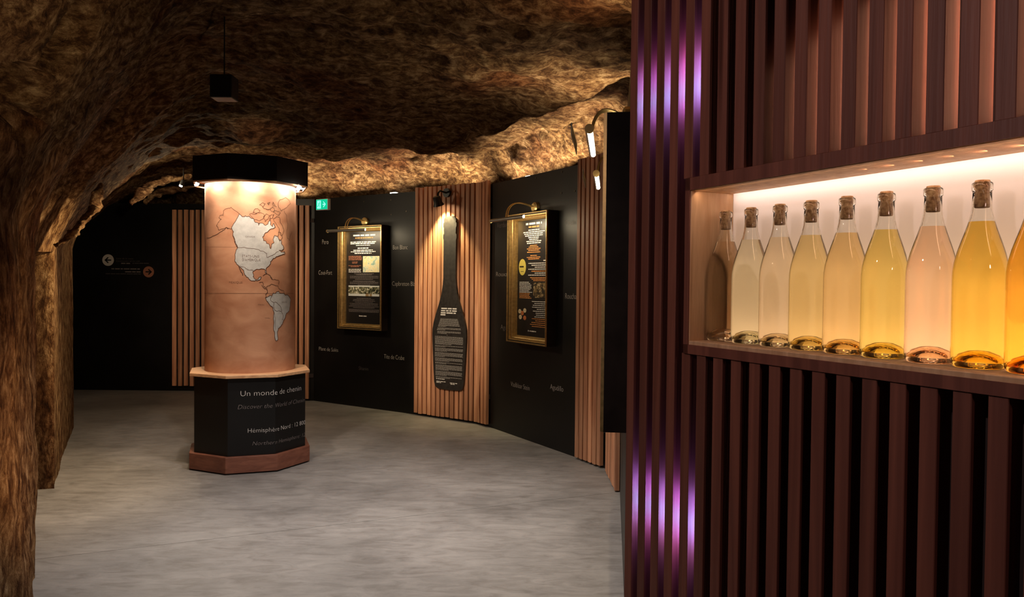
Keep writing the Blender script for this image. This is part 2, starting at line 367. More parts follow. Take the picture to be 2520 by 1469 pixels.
# ---------------------------------------------------------------- partitions
def nrm(a, b):
    t = (b - a).normalized(); n = Vector((t.y, -t.x, 0))
    if n.dot(Vector((0, 0, 0)) - a) < 0: n = -n
    return t, n
def onwall(a, b, x, y, w=0):
    t, n = nrm(a, b); A = a + n * w; r = ray(x, y); k = (A - CAM).dot(n) / r.dot(n); Pp = CAM + r * k
    return (Pp - A).dot(t), Pp.z
def wall(name, a, b, h=WT, over0=0, over1=0):
    t, n = nrm(a, b); mb = MB(); mb.box(a - t * over0, t * ((b - a).length + over0 + over1), -n * .04, (0, 0, h))
    return mb.build(name, M_BLACK, kind='structure')
w_a = wall('wall_back', B[0], B[1]); w_a2 = wall('wall_back', B[1], B[2]); w_a3 = wall('wall_back', B[2], B[3])
w_b = wall('wall_back', B[3], B[4], over1=.0); w_p = wall('wall_back', B[4], B[5]); w_p2 = wall('wall_back', B[5], B[6])
w_c = wall('wall_right', B[6], B[7]); w_q = wall('wall_right', B[7], B[8]); w_q2 = wall('wall_right', B[8], B[9]); w_d = wall('wall_right', B[9], B[10])

def slat_run(root, a, b, pitch, wd, dp, z0, z1, lead=0., mat=M_SLAT, off=0.):
    t, n = nrm(a, b); L = (b - a).length; k = 0; s = lead; me = None; out = []
    while s + wd <= L + 1e-4:
        if me is None:
            mb = MB(); mb.box((0, 0, 0), t * wd, n * dp, (0, 0, z1 - z0)); o = mb.build('slat', mat, root, bevel=.0015); me = o.data
        else: o = link('slat', me, None, root)
        o.location = a + t * s + n * off + Vector((0, 0, z0 + random.uniform(-.004, .004)))
        s += pitch; out.append(o)
    return out
def rail(root, a, b, z, n_off=0.):
    t, n = nrm(a, b); mb = MB(); mb.box(a + Vector((0, 0, z)), t * (b - a).length, n * .012, (0, 0, .05)); mb.build('batten', M_BACKING, root)
def atx(a, b, x, y):                # point on the wall line under pixel x
    t, n = nrm(a, b); return a + t * onwall(a, b, x, y)[0]
pA = empty('slat_panel', B[1]); pA.location = (0, 0, 0)
sA = atx(B[0], B[1], 427, 900)
for z in (.3, 2.3): rail(pA, sA, B[1], z)
slat_run(pA, sA, B[1] + (B[1] - B[0]).normalized() * .0, .081, .051, .034, .075, 2.515, off=.012)
tag(pA, 'reddish wood slat panel on the black wall left of the map column', 'wall panel')
pA2 = empty('slat_panel')
for z in (.3, 2.3): rail(pA2, B[2], B[3], z)
slat_run(pA2, B[2], B[3], .0765, .050, .034, .03, 2.515, lead=(B[3] - B[2]).length % .0765 - .03, off=.012)
tag(pA2, 'wood slat panel between the map column and the green exit sign', 'wall panel')
pB = empty('slat_panel')
for z in (.3, 2.3): rail(pB, B[4], B[5], z); rail(pB, B[5], B[6], z)
slat_run(pB, B[4], B[5], .0689, .047, .036, .028, 2.635, off=.012)
slat_run(pB, B[5], B[6], .0695, .047, .036, .028, 2.635, lead=.022, off=.012)
tag(pB, 'spotlit wood slat panel behind the tall black bottle-shaped sign', 'wall panel')
pC = empty('slat_panel')
for z in (.3, 2.3): rail(pC, B[7], B[8], z)
slat_run(pC, B[7], B[8] - (B[8] - B[7]).normalized() * .03, .0695, .047, .036, .02, 2.635, off=.012)
tag(pC, 'wood slat panel right of the second framed poster', 'wall panel')
pD = empty('slat_panel')
for z in (.3, 2.3): rail(pD, B[8], B[9], z)
slat_run(pD, B[8] , B[9] + (B[9] - B[8]).normalized() * .1, .0695, .047, .036, .012, 2.635, lead=.07, off=.012)
tag(pD, 'slat panel seen edge-on under the nearest framed box', 'wall panel')

# ---------------------------------------------------------------- lettering
def text_mesh(s, size, shear=0.):
    cu = bpy.data.curves.new('t', 'FONT'); cu.body = s; cu.size = size; cu.shear = shear; cu.resolution_u = 3; cu.offset = -.016
    o = bpy.data.objects.new('t', cu); COL.objects.link(o)
    me = bpy.data.meshes.new_from_object(o); bpy.data.objects.remove(o); bpy.data.curves.remove(cu); me.materials.clear(); return me
def lettering(s, name, mapf, width, height, mat, parent, shear=0., label=None, split=None):
    me = text_mesh(s, 1., shear); n = len(me.vertices); co = np.zeros(n * 3); me.vertices.foreach_get('co', co); co = co.reshape(-1, 3)
    if split:
        bm = bmesh.new(); bm.from_mesh(me); x0 = co[:, 0].min(); x1 = co[:, 0].max()
        for f in split: bmesh.ops.bisect_plane(bm, geom=bm.verts[:] + bm.edges[:] + bm.faces[:], plane_co=(x0 + (x1 - x0) * f, 0, 0), plane_no=(1, 0, 0))
        bm.to_mesh(me); bm.free(); n = len(me.vertices); co = np.zeros(n * 3); me.vertices.foreach_get('co', co); co = co.reshape(-1, 3)
    x0 = co[:, 0].min(); sx = width / (co[:, 0].max() - x0); sy = height / .70
    for v in me.vertices: v.co = mapf((v.co.x - x0) * sx, v.co.y * sy)
    o = link(name, me, mat, parent)
    if label: o['label'] = label
    return o
def plane_map(a, b, w, u0, z0):
    t, n = nrm(a, b); A = a + n * w
    return lambda x, y: A + t * (u0 + x) + Vector((0, 0, z0 + y))
def wall_text(s, wallo, a, b, xL, yL, xR, hpx, mat=M_WTXT):
    uL, zL = onwall(a, b, xL, yL, .002); uR, _ = onwall(a, b, xR, yL, .002)
    t, n = nrm(a, b); Y = (a + t * uL).y
    lettering(s, 'lettering', plane_map(a, b, .002, uL, zL), uR - uL, hpx * Y / FPX, mat, wallo, label='pale lettering reading ' + s)
wall_text('Pero', w_b, B[3], B[4], 793, 601, 808, 12)
wall_text('Coué-Fort', w_b, B[3], B[4], 784, 676, 817, 11)
wall_text('Plant de Salès', w_b, B[3], B[4], 785, 862, 832, 9)
wall_text('Shanin', w_b, B[3], B[4], 883, 910, 906, 9, M_DTXT)
wall_text('Bon Blanc', w_b, B[3], B[4], 967, 614, 1003, 11)
wall_text('Capbreton Blanc', w_b, B[3], B[4], 965, 703, 1031, 11)
wall_text('Tite de Crabe', w_b, B[3], B[4], 945, 882, 995, 11)
wall_text('Verdurant', w_c, B[6], B[7], 1223, 561, 1260, 13, M_DTXT)
wall_text('Rouxalin', w_c, B[6], B[7], 1221, 680, 1258, 11)
wall_text('Agudet', w_c, B[6], B[7], 1232, 810, 1260, 12, M_DTXT)
wall_text('Cruchinet', w_c, B[6], B[7], 1391, 555, 1428, 13, M_DTXT)
wall_text('Rouchalin', w_c, B[6], B[7], 1391, 735, 1427, 14)
wall_text('Vaalblaar Stein', w_c, B[6], B[7], 1257, 950, 1303, 12)
wall_text('Agudillo', w_c, B[6], B[7], 1354, 957, 1386, 13)

class Print:        # flat print on a vertical surface: quads at (u, v) on a wall plane, one mesh per ink
    def __init__(s, a, b, w, u0, z0): s.f = plane_map(a, b, w, u0, z0); s.m = {}
    def quad(s, k, u, v, du, dv):
        s.m.setdefault(k, MB()).add([s.f(u, v), s.f(u + du, v), s.f(u + du, v + dv), s.f(u, v + dv)], [(0, 1, 2, 3)])
    def line(s, k, u, v, du, h):        # a line too small to read: word-long strokes
        x = u
        while x < u + du - h:
            wl = min(random.uniform(2.0, 7) * h, u + du - x); s.quad(k, x, v, wl, h); x += wl + h * .8
    def poly(s, k, pts): s.m.setdefault(k, MB()).add([s.f(*p) for p in pts], [tuple(range(len(pts)))])
    def disc(s, k, u, v, ru, rv, n=28): s.poly(k, [(u + ru * math.cos(2 * math.pi * i / n), v + rv * math.sin(2 * math.pi * i / n)) for i in range(n)])
    def done(s, parent, names):
        names = {**{k: names.get(k[:2]) for k in s.m if k not in names}, **names}; return [s.m[k].build(names[k][0], names[k][1], parent, kind='stuff' if names[k][0] in ('print', 'lettering', 'small_print') else None) for k in s.m]
# direction signs on the left wall
uL, zL = onwall(B[0], B[1], 266, 640, .002); pxm = (B[0].y) / FPX
pr = Print(B[0], B[1], .002, uL, zL)
pr.disc('c', 0, 0, 14.3 * pxm, 14.3 * pxm)
def arrow(p, k, u, v, s, d):
    for pts in ([(-.62, -.12), (.62, -.12), (.62, .12), (-.62, .12)], [(-.72, 0), (-.05, .62), (.12, .45), (-.38, 0)], [(-.72, 0), (-.38, 0), (.12, -.45), (-.05, -.62)]):
        q = [(u + d * x * s, v + y * s) for x, y in pts]
        p.poly(k, q if d > 0 else q[::-1])
c2u, c2v = 99.5 * pxm, -28 * pxm
pr.disc('c2', c2u, c2v, 13.5 * pxm, 13.5 * pxm)
pr2 = Print(B[0], B[1], .003, uL, zL); arrow(pr2, 'a', 0, 0, 12.5 * pxm, 1); arrow(pr2, 'a', c2u, c2v, 12 * pxm, -1)
for u, v, l in ((20, -14 + 14, 0),): pass
pr.line('s', 32 * pxm, -26 * pxm + 44 * pxm - 27 * pxm, 22 * pxm, 2.6 * pxm)
pr.line('s', 8 * pxm, -21 * pxm - 1.5 * pxm, 70 * pxm, 2.6 * pxm); pr.line('s', 42 * pxm, -29.5 * pxm, 38 * pxm, 2.4 * pxm); pr.line('g', -6 * pxm, -34.5 * pxm, 86 * pxm, 2.2 * pxm); pr.line('g', 60 * pxm, -8 * pxm, 40 * pxm, 1.8 * pxm)
pr.done(w_a, {'c': ('arrow_disc', M_WTXT), 'c2': ('arrow_disc', M_RTXT), 's': ('lettering', M_DTXT), 'g': ('lettering', plain('dim_lettering', (.07, .06, .06), .6))})
pr2.done(w_a, {'a': ('arrow', M_BLACK)})
lettering('Suite de la visite', 'lettering', plane_map(B[0], B[1], .002, uL + 20 * pxm, zL + 2.5 * pxm), 42 * pxm, 3.4 * pxm, M_DTXT, w_a)
lettering('Continuation of the visit', 'lettering', plane_map(B[0], B[1], .002, uL + 20 * pxm, zL - 3.5 * pxm), 58 * pxm, 3.4 * pxm, M_DTXT, w_a)
# screws in the black boards
M_SCREW = plain('screw_head', (.10, .08, .06), .4, .8)
for (a, b, wo, pts) in ((B[6], B[7], w_c, [(1319, 438), (1383, 423), (1382, 475), (1415, 470)]), (B[3], B[4], w_b, [(896, 496), (962, 492), (963, 528), (1000, 520)])):
    t, n = nrm(a, b)
    for x, y in pts:
        u, z = onwall(a, b, x, y); c = a + t * u + Vector((0, 0, z)); mb = MB(); mb.tube([c - n * .001, c + n * .004], .009, 8); mb.build('screw', M_SCREW, wo)

# ---------------------------------------------------------------- framed information boards and their lamps
def picture_mat(kind):
    m, t, b = nt('printed_' + kind); v = coords(t, (1, 1, 1)); b.inputs['Roughness'].default_value = .4
    n = N(t, 'ShaderNodeTexNoise', Scale={'map': 14., 'trees': 26., 'glasses': 30.}[kind], Detail=6., Distortion=1.); t.links.new(v, n.inputs[0])
    st = {'map': [(.35, (.25, .42, .36)), (.45, (.70, .68, .50)), (.52, (.75, .62, .28)), (.60, (.72, .70, .55)), (.68, (.35, .30, .18))],
          'trees': [(.38, (.01, .012, .008)), (.5, (.10, .10, .05)), (.58, (.45, .42, .30)), (.7, (.7, .68, .6))],
          'glasses': [(.42, (.012, .01, .008)), (.56, (.20, .13, .05)), (.7, (.6, .5, .35))]}[kind]
    t.links.new(ramp(t, n.outputs[0], st), b.inputs['Base Color']); return m
PM = {k: picture_mat(k) for k in ('map', 'trees', 'glasses')}
M_SKYP = plain('printed_pale', (.62, .64, .62), .5); M_YEL = plain('printed_yellow', (.62, .50, .10), .5); M_FRUIT = plain('printed_fruit', (.55, .16, .05), .5, nz=(60, .5)); M_CREAM = plain('printed_cream', (.62, .5, .32), .5, nz=(60, .3))
INK = {'t': ('print', M_TXT), 'o': ('print', M_OTXT), 'r': ('print', M_RTXT), 'g': ('print', M_DTXT), 'map': ('map_picture', PM['map']), 'tr': ('landscape_picture', PM['trees']), 'sk': ('landscape_sky', M_SKYP),
       'gl': ('glasses_picture', PM['glasses']), 'ye': ('yellow_disc', M_YEL), 'fr': ('fruit_picture', M_FRUIT), 'cr': ('fruit_picture', M_CREAM), 'k': ('print', M_PRINT), 'brn': ('landscape_trunks', plain('printed_brown', (.30, .20, .10), .5))}
FD, FW, FZ0, FZ1 = .115, .735, .962, 2.222
def framed(a, b, u0, label, design, group='framed boards on the black walls'):
    t, n = nrm(a, b); Z = Vector((0, 0, 1)); O = a + t * u0 + Z * FZ0; Hh = FZ1 - FZ0
    root = empty('framed_board'); tag(root, label, 'framed poster', group)
    prof = [(d * .86, .118 - (.118 - w) * 1.32) for d, w in [(.0, .108), (.003, .118), (.012, .118), (.016, .101), (.022, .100), (.026, .107), (.036, .106), (.040, .088), (.046, .084), (.050, .090), (.060, .087), (.066, .068), (.072, .070), (.078, .050)]]
    V = []; F = []
    for i, (d, w) in enumerate(prof):
        for (x, y) in ((d, d), (FW - d, d), (FW - d, Hh - d), (d, Hh - d)): V.append(O + t * x + Z * y + n * w)
    for i in range(len(prof) - 1):
        for k in range(4):
            k2 = (k + 1) % 4; F.append((i * 4 + k, i * 4 + k2, (i + 1) * 4 + k2, (i + 1) * 4 + k))
    mbm = MB(); mbm.add(V, F); mbm.build('moulding', M_GOLD, root, smooth=25)
    mbx = MB(); d = .003
    for (o, ex, ey) in ((O, t * FW, Z * .02), (O + Z * (Hh - .02), t * FW, Z * .02), (O + Z * .02, t * .02, Z * (Hh - .04)), (O + t * (FW - .02) + Z * .02, t * .02, Z * (Hh - .04))):
        mbx.box(o, ex, ey, n * .105)
    mbx.build('box_side', M_DBRN, root)
    mbp = MB(); mbp.box(O + t * .021 + Z * .021 + n * .004, t * (FW - .042), Z * (Hh - .042), n * .024); mbp.build('poster', M_PRINT, root)
    if design:
        p = Print(a, b, .0292, u0 + .070, FZ0 + .070); pw, ph = FW - .140, Hh - .140; design(p, pw, ph); p.done(root, INK)
    return root
def ctr(p, k, v, wd, h, pw, cu=.5): p.line(k, pw * (cu - wd / 2), v, pw * wd, h)
def design1(p, w, h):
    y = lambda f: h * (1 - f)
    ctr(p, 't', y(.045), .62, .018, w); ctr(p, 'o', y(.07), .50, .011, w)
    for f, wd, hh in ((.115, .72, .012), (.132, .72, .012), (.15, .40, .008), (.182, .30, .012), (.203, .55, .010), (.22, .70, .010), (.238, .48, .010)): ctr(p, 't', y(f), wd, hh, w, .47)
    for i, f in enumerate((.268, .281, .294, .307)): p.line('r', .06 * w, y(f), .38 * w, .008)
    for f, d in ((.33, .1), (.343, .1), (.37, .0), (.382, .06)): p.line('r', (.06 + d) * w, y(f), (.36 - 2 * d) * w, .007)
    for f in (.41, .425, .44): p.line('t', .06 * w, y(f), .36 * w, .007)
    p.quad('map', .47 * w, y(.44), .46 * w, .175 * h)
    for f, wd in ((.458, .55), (.470, .45), (.487, .8), (.503, .8), (.52, .5), (.538, .62), (.552, .8), (.568, .8), (.582, .35)): ctr(p, 'g', y(f), wd, .006, w)
    p.quad('sk', .06 * w, y(.70), .87 * w, .115 * h)
    p.m['_q'] = p.m.get('tr'); p.m.pop('_q')
    zf = p.f; p.f = lambda u, v: zf(u, v) + Vector((0, 0, 0)) + NN * .0006
    p.quad('tr', .06 * w, y(.675), .87 * w, .075 * h)
    p.quad('brn', .55 * w, y(.70), .09 * w, .035 * h); p.quad('brn', .66 * w, y(.70), .07 * w, .04 * h)
    p.f = zf
    for f, wd in ((.725, .4), (.74, .6), (.755, .62), (.77, .5), (.785, .8), (.80, .78), (.815, .84), (.83, .6), (.85, .86), (.862, .86), (.874, .84)): ctr(p, 'g', y(f), wd, .005, w)
    p.disc('t', .38 * w, y(.917), .008, .008); ctr(p, 't', y(.922), .2, .010, w)
def design2(p, w, h):
    y = lambda f: h * (1 - f)
    ctr(p, 't', y(.035), .50, .020, w, .5); ctr(p, 'o', y(.060), .32, .014, w, .5)
    for f, wd in ((.085, .34), (.102, .66), (.118, .60), (.134, .54), (.15, .34), (.166, .28), (.182, .46), (.198, .42)): ctr(p, 't', y(f), wd, .009, w, .5)
    for f, wd in ((.218, .22), (.232, .3), (.246, .42), (.26, .34), (.276, .4), (.305, .2), (.32, .42), (.334, .34)): ctr(p, 'o', y(f), wd, .007, w, .5)
    p.disc('ye', .15 * w, y(.40), .115 * w, .072 * h)
    zf = p.f; p.f = lambda u, v: zf(u, v) + NN * .0006
    p.line('k', .06 * w, y(.402), .17 * w, .014); p.line('k', .10 * w, y(.44), .09 * w, .006); p.f = zf
    p.line('t', .8 * w, y(.352), .15 * w, .010)
    for i in range(7): p.line('t' if i != 4 else 'o', (.34 + .1 * (i % 3)) * w, y(.372 + .017 * i), (.61 - .1 * (i % 3)) * w, .007)
    for i in range(3): p.line('o', (.4 + .05 * i) * w, y(.495 + .013 * i), (.55 - .05 * i) * w, .006)
    for i in range(12): p.line('t' if i < 8 else 'o', .06 * w, y(.535 + .0125 * i), random.uniform(.3, .42) * w, .006)
    p.quad('gl', .50 * w, y(.665), .44 * w, .13 * h)
    for i in range(14): x = random.uniform(0, .22); p.line('t' if i < 9 else 'o', (.4 + x) * w, y(.70 + .0165 * i), (.55 - x) * w, .006)
    for (dx, dy, k) in ((.08, .79, 'cr'), (.24, .78, 'cr'), (.16, .805, 'fr'), (.10, .84, 'cr'), (.24, .845, 'fr')): p.disc('%s%g' % (k, dx + dy), dx * w, y(dy), .05 * w, .02 * h, 16)
    p.disc('t', .36 * w, y(.955), .008, .008); ctr(p, 't', y(.960), .2, .010, w)
def picture_lamp(a, b, uc, wt, label, half=.31, zt=2.15, zr=2.275, plate=False, e=4.5, color=(1, .80, .50)):
    t, n = nrm(a, b); Z = Vector((0, 0, 1)); Rt = a + t * uc + Z * zr; T = a + t * uc + n * wt + Z * zt
    root = empty('picture_lamp'); tag(root, label, 'picture lamp', 'brass picture lamps over the framed boards')
    mb = MB(); mb.tube([Rt, Rt + n * .03, Rt + n * .042], [.052, .052, .036], 20); mb.build('wall_mount', M_BRASS, root, smooth=30)
    for s in (-.018, .018):
        pts = []
        for k in range(15):
            f = k / 14; ang = f * math.pi / 2 * 1.1
            pts.append(Rt + t * s + n * (.03 + (wt - .03) * math.sin(min(ang, math.pi / 2))) + Z * (.06 * math.sin(f * math.pi) + (zt + .012 - zr) * (1 - math.cos(min(ang, math.pi / 2)))))
        mb = MB(); mb.tube(pts, .0055, 8); mb.build('arm', M_BRASS, root, smooth=40)
    # open metal shade over a lit tube
    mb = MB(); m = 9; V = []
    for e_ in (-half - .008, half + .008):
        for r in (.0185, .0165):
            for k in range(m):
                q = math.pi * (.28 + 1.05 * k / (m - 1)); V.append(T + t * e_ + n * (-math.cos(q) * r) + Z * (math.sin(q) * r))
    F = []
    for k in range(m - 1): F += [(k, k + 1, 2 * m + k + 1, 2 * m + k), (m + k + 1, m + k, 3 * m + k, 3 * m + k + 1), (k, m + k, m + k + 1, k + 1), (2 * m + k, 2 * m + k + 1, 3 * m + k + 1, 3 * m + k)]
    mb.add(V, F); mb.build('shade', M_STEEL, root)
    mb = MB(); mb.tube([T - t * half, T + t * half], .012, 12); mb.build('lamp_tube', M_TUBE, root, smooth=40)
    mb = MB(); mb.tube([T - t * (half + .012), T - t * half], .019, 14); mb.build('end_cap', M_BRASS, root)
    if plate:  # plate added to imitate a grey ghost image beside the lamp
        q = T + n * .075 - Z * .01
        mb = MB(); mb.box(q - t * half * .8, t * half * 1.6, Z * .05, n * .003); mb.build('ghost_plate', M_STEEL, root)
    lamp('picture_light', 'AREA', T - Z * .022, e, color, aim=(-n.x * .75, -n.y * .75, -1), shape='RECTANGLE', size=half * 2, size_y=.02)
    return root
NN = nrm(B[3], B[4])[1]
framed(B[3], B[4], .543, 'gilt framed black poster with small map and landscape photo, left of the bottle sign', design1)
NN = nrm(B[6], B[7])[1]
framed(B[6], B[7], .536, 'gilt framed black poster with a yellow oval, right of the bottle sign', design2)
W4a, W4b = B[10], B[9]
t4, n4 = nrm(W4a, W4b)
def u4(Y): return (Y - W4a.y) / t4.y
framed(W4a, W4b, u4(3.03), 'nearest framed black box seen from its side beside the slatted niche wall', None)
framed(W4a, W4b, u4(4.15), 'framed board seen edge-on, farther along the right wall', None)
picture_lamp(B[3], B[4], .912, .33, 'brass picture lamp over the poster with the small map')
picture_lamp(B[6], B[7], .905, .33, 'brass picture lamp over the poster with the yellow oval')
picture_lamp(W4a, W4b, u4(3.40), .175, 'nearest lit brass picture lamp, seen end-on over the black box', zt=2.17, plate=True, e=7)
picture_lamp(W4a, W4b, u4(4.52), .17, 'lower of the two picture lamps seen end-on near the right slat panel', zt=2.15, plate=True, e=7)

# ---------------------------------------------------------------- bottle-shaped sign with its spotlight
bs = empty('bottle_sign'); tag(bs, 'tall flat black bottle-shaped sign with white text on the spotlit slats', 'sign')
t, n = nrm(B[4], B[5])
uc = .553
half = [(0, 2.285), (.055, 2.28), (.082, 2.262), (.088, 2.235), (.084, 2.215), (.096, 2.205), (.096, 2.17), (.088, 2.155), (.086, 2.09), (.096, 2.075), (.098, 2.04), (.090, 2.02), (.090, 1.60), (.097, 1.52), (.115, 1.42), (.150, 1.31), (.200, 1.185), (.232, 1.09), (.246, 1.02), (.249, .95), (.246, .86), (.226, .55), (.215, .42), (.200, .375), (.165, .352), (0, .345)]
out = [(-x, z) for x, z in half[1:-1]][::-1] + half
out = [(x, z) for x, z in half] + [(-x, z) for x, z in half[-2:0:-1]]
m_ = len(out); V = [B[4] + t * (uc + x) + n * w_ + Vector((0, 0, z)) for w_ in (.055, .075) for x, z in out]
F = [tuple(range(m_)), tuple(range(2 * m_ - 1, m_ - 1, -1))] + [(i, m_ + i, m_ + (i + 1) % m_, (i + 1) % m_) for i in range(m_)]
mb = MB(); mb.add(V, F); bo = mb.build('board', M_BOARD, bs)
bm = bmesh.new(); bm.from_mesh(bo.data); bmesh.ops.recalc_face_normals(bm, faces=bm.faces[:]); bmesh.ops.triangulate(bm, faces=bm.faces[:]); bm.to_mesh(bo.data); bm.free()
for z in (1.9, .6):
    mb = MB(); mb.box(B[4] + t * (uc - .02) + n * .048 + Vector((0, 0, z)), t * .04, n * .008, (0, 0, .04)); mb.build('bracket', M_BLK, bs)
p = Print(B[4], B[5], .0765, uc, 0)
for z, a0, a1 in ((1.247, -.115, .11), (1.222, -.118, .115), (1.198, -.122, .12), (1.176, -.125, -.045)): p.line('t', a0, z, a1 - a0, .014)
z = 1.135
paras = [(9, .165), (3, .16), (3, .17), (1, .03), (9, .205), (2, .205), (4, .205), (5, .205), (4, .2), (2, .2), (6, .195), (5, .195), (2, .19)]
for k, (nl, hw) in enumerate(paras):
    for i in range(nl):
        hw2 = hw if z < 1.0 else .125 + (1.135 - z) * .42
        p.line('g', -hw2, z, (hw2 + min(hw2, .205)) * (random.uniform(.3, .7) if i == nl - 1 else 1) * (1 if k != 3 else .25), .0055); z -= .0107
    z -= .0072
z = .455
p.line('t', -.185, z, .14, .008); p.line('t', -.18, z - .028, .14, .008); p.line('t', -.18, z - .041, .07, .007); p.line('t', .02, z - .033, .12, .008); p.line('t', .03, z - .045, .07, .007)
p.done(bs, {'t': ('print', M_TXT), 'g': ('print', plain('small_grey_print', (.30, .28, .26), .6))})
sp = empty('spotlight'); tag(sp, 'black spotlight fixed above the bottle-shaped sign', 'spotlight')
sb = B[4] + t * (uc - .055) + n * .05 + Vector((0, 0, 2.545)); sh = sb + n * .16 + Vector((0, 0, -.10)) - t * .01
mb = MB(); mb.tube([sb, sb + n * .03], .05, 18); mb.build('mount', M_BLK, sp, smooth=30)
mb = MB(); mb.tube([sb + n * .03, sb + n * .13 + Vector((0, 0, .012)), sb + n * .165 + Vector((0, 0, -.02)), sh], .011, 10); mb.build('arm', M_BLK, sp, smooth=50)
dsp = (-n * .42 + Vector((0, 0, -1))).normalized()
mb = MB(); mb.tube([sh - dsp * .05, sh - dsp * .045, sh + dsp * .02, sh + dsp * .055], [.03, .042, .046, .062], 22, caps=False); mb.tube([sh - dsp * .052, sh - dsp * .05], .03, 22)
mb.build('shade', M_BLK, sp, smooth=30)
M_BULB = plain('spot_bulb', (1, .9, .7), .4, emit=(1, .84, .55), es=40)
mb = MB(); mb.tube([sh + dsp * .0, sh + dsp * .03], [.03, .036], 18); mb.build('bulb', M_BULB, sp, smooth=30)
lamp('spot_light', 'SPOT', sh + dsp * .06, 72, (1, .84, .44), aim=dsp + t * .02, spot_size=math.radians(88), spot_blend=.6, shadow_soft_size=.02)

# ---------------------------------------------------------------- exit sign
ex = empty('exit_sign'); tag(ex, 'small green lit exit sign with running figure and arrow, high on the black wall', 'exit sign')
a, b = B[3], B[4]; t, n = nrm(a, b)
eu, ez = onwall(a, b, 776, 516, .06); ew, eh = .215, .125
mb = MB(); mb.box(a + t * eu + n * .0 + Vector((0, 0, ez - .008)), t * (ew + .0), n * .05, (0, 0, eh + .016)); mb.build('housing', plain('white_plastic', (.75, .74, .68), .5), ex, bevel=.004)
M_EG = plain('exit_green', (.0, .35, .22), .5, emit=(.0, .55, .30), es=1.0); M_EW = plain('exit_white', (.5, .9, .8), .5, emit=(.25, 1, .85), es=1.0)
p = Print(a, b, .052, eu + .006, ez); p.quad('g', 0, 0, ew - .012, eh); p.done(ex, {'g': ('green_face', M_EG)})
p = Print(a, b, .053, eu + .006, ez); p.quad('w', .02, .012, .068, eh - .024)
for pts in ([(-.7, 0), (.7, 0)],): pass
def arr(p, k, u, v, s):
    p.quad(k, u - .55 * s, v - .14 * s, .8 * s, .28 * s)
    p.poly(k, [(u - .15 * s, v + .75 * s), (u + .65 * s, v), (u + .3 * s, v), (u - .45 * s, v + .75 * s)]); p.poly(k, [(u - .45 * s, v - .75 * s), (u + .3 * s, v), (u + .65 * s, v), (u - .15 * s, v - .75 * s)])
arr(p, 'w', .145, eh / 2, .048); p.done(ex, {'w': ('pictogram', M_EW)})
p = Print(a, b, .054, eu + .006, ez)
def bar(p, k, x0, y0, x1, y1, w_):
    L = math.hypot(x1 - x0, y1 - y0); dx, dy = -(y1 - y0) / L * w_ / 2, (x1 - x0) / L * w_ / 2
    p.poly(k, [(x0 - dx, y0 - dy), (x1 - dx, y1 - dy), (x1 + dx, y1 + dy), (x0 + dx, y0 + dy)])
p.disc('g', .064, .094, .008, .008, 12)
for q in ((.058, .082, .050, .052, .014), (.050, .055, .066, .040, .009), (.066, .042, .056, .022, .007), (.050, .055, .036, .040, .009), (.037, .042, .022, .040, .007), (.060, .080, .080, .070, .006), (.056, .080, .036, .070, .006)): bar(p, 'g', *q)
p.done(ex, {'g': ('running_figure', M_EG)})

# ---------------------------------------------------------------- map column
CX, CY, PH = -2.234, 6.602, .347
def octo(R, off=0): return [(CX + R * math.sin(PH + math.pi / 4 * i - math.pi * 3 / 8 + off), CY - R * math.cos(PH + math.pi / 4 * i - math.pi * 3 / 8 + off)) for i in range(8)]
mc = empty('map_column'); tag(mc, 'round wooden column engraved with a map on a black octagonal base under a black cap', 'display column')
def ob(name, R, z0, z1, mat, bev=.002):
    mb = MB(); mb.prism(octo(R), z0, z1); return mb.build(name, mat, mc, bevel=bev)
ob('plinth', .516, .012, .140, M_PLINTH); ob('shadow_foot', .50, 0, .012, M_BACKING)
ob('base', .476, .140, .766, M_BLACK); ob('table_top', .514, .766, .792, M_TOPW, .003)
RC = .368
mb = MB(); mb.lathe([(RC, .792), (RC, 2.345)], 96, (CX, CY, 0)); cyl = mb.build('map_drum', M_COPPER, mc, smooth=30)
# octagonal cap: outer boards, soffit, warm wooden inner rim
mb = MB(); oo, ii = octo(.49), octo(.472)
for i in range(8):
    j = (i + 1) % 8
    mb.add([(*oo[i], 2.352), (*oo[j], 2.352), (*oo[j], 2.552), (*oo[i], 2.552), (*ii[i], 2.352), (*ii[j], 2.352), (*ii[j], 2.552), (*ii[i], 2.552)], [(0, 1, 2, 3), (5, 4, 7, 6), (1, 0, 4, 5), (3, 2, 6, 7)])
mb.build('cap', M_CAPW, mc)
mb = MB(); mb.prism(octo(.472), 2.50, 2.52); mb.build('cap_lid', M_CAP, mc)
mb = MB(); o1, o2 = octo(.486), octo(.472)
for i in range(8):
    j = (i + 1) % 8
    mb.add([(*o1[i], 2.340), (*o1[j], 2.340), (*o1[j], 2.352), (*o1[i], 2.352), (*o2[i], 2.340), (*o2[j], 2.340), (*o2[j], 2.352), (*o2[i], 2.352)], [(0, 1, 2, 3), (5, 4, 7, 6), (1, 0, 4, 5), (3, 2, 6, 7)])
mb.build('wood_rim', M_TOPW, mc)
mb = MB(); mb.prism(octo(.470), 2.375, 2.385); mb.build('soffit', M_TOPW, mc)
M_CL = plain('cap_lamp_lens', (1, 1, 1), .4, emit=(1, .93, .82), es=30)
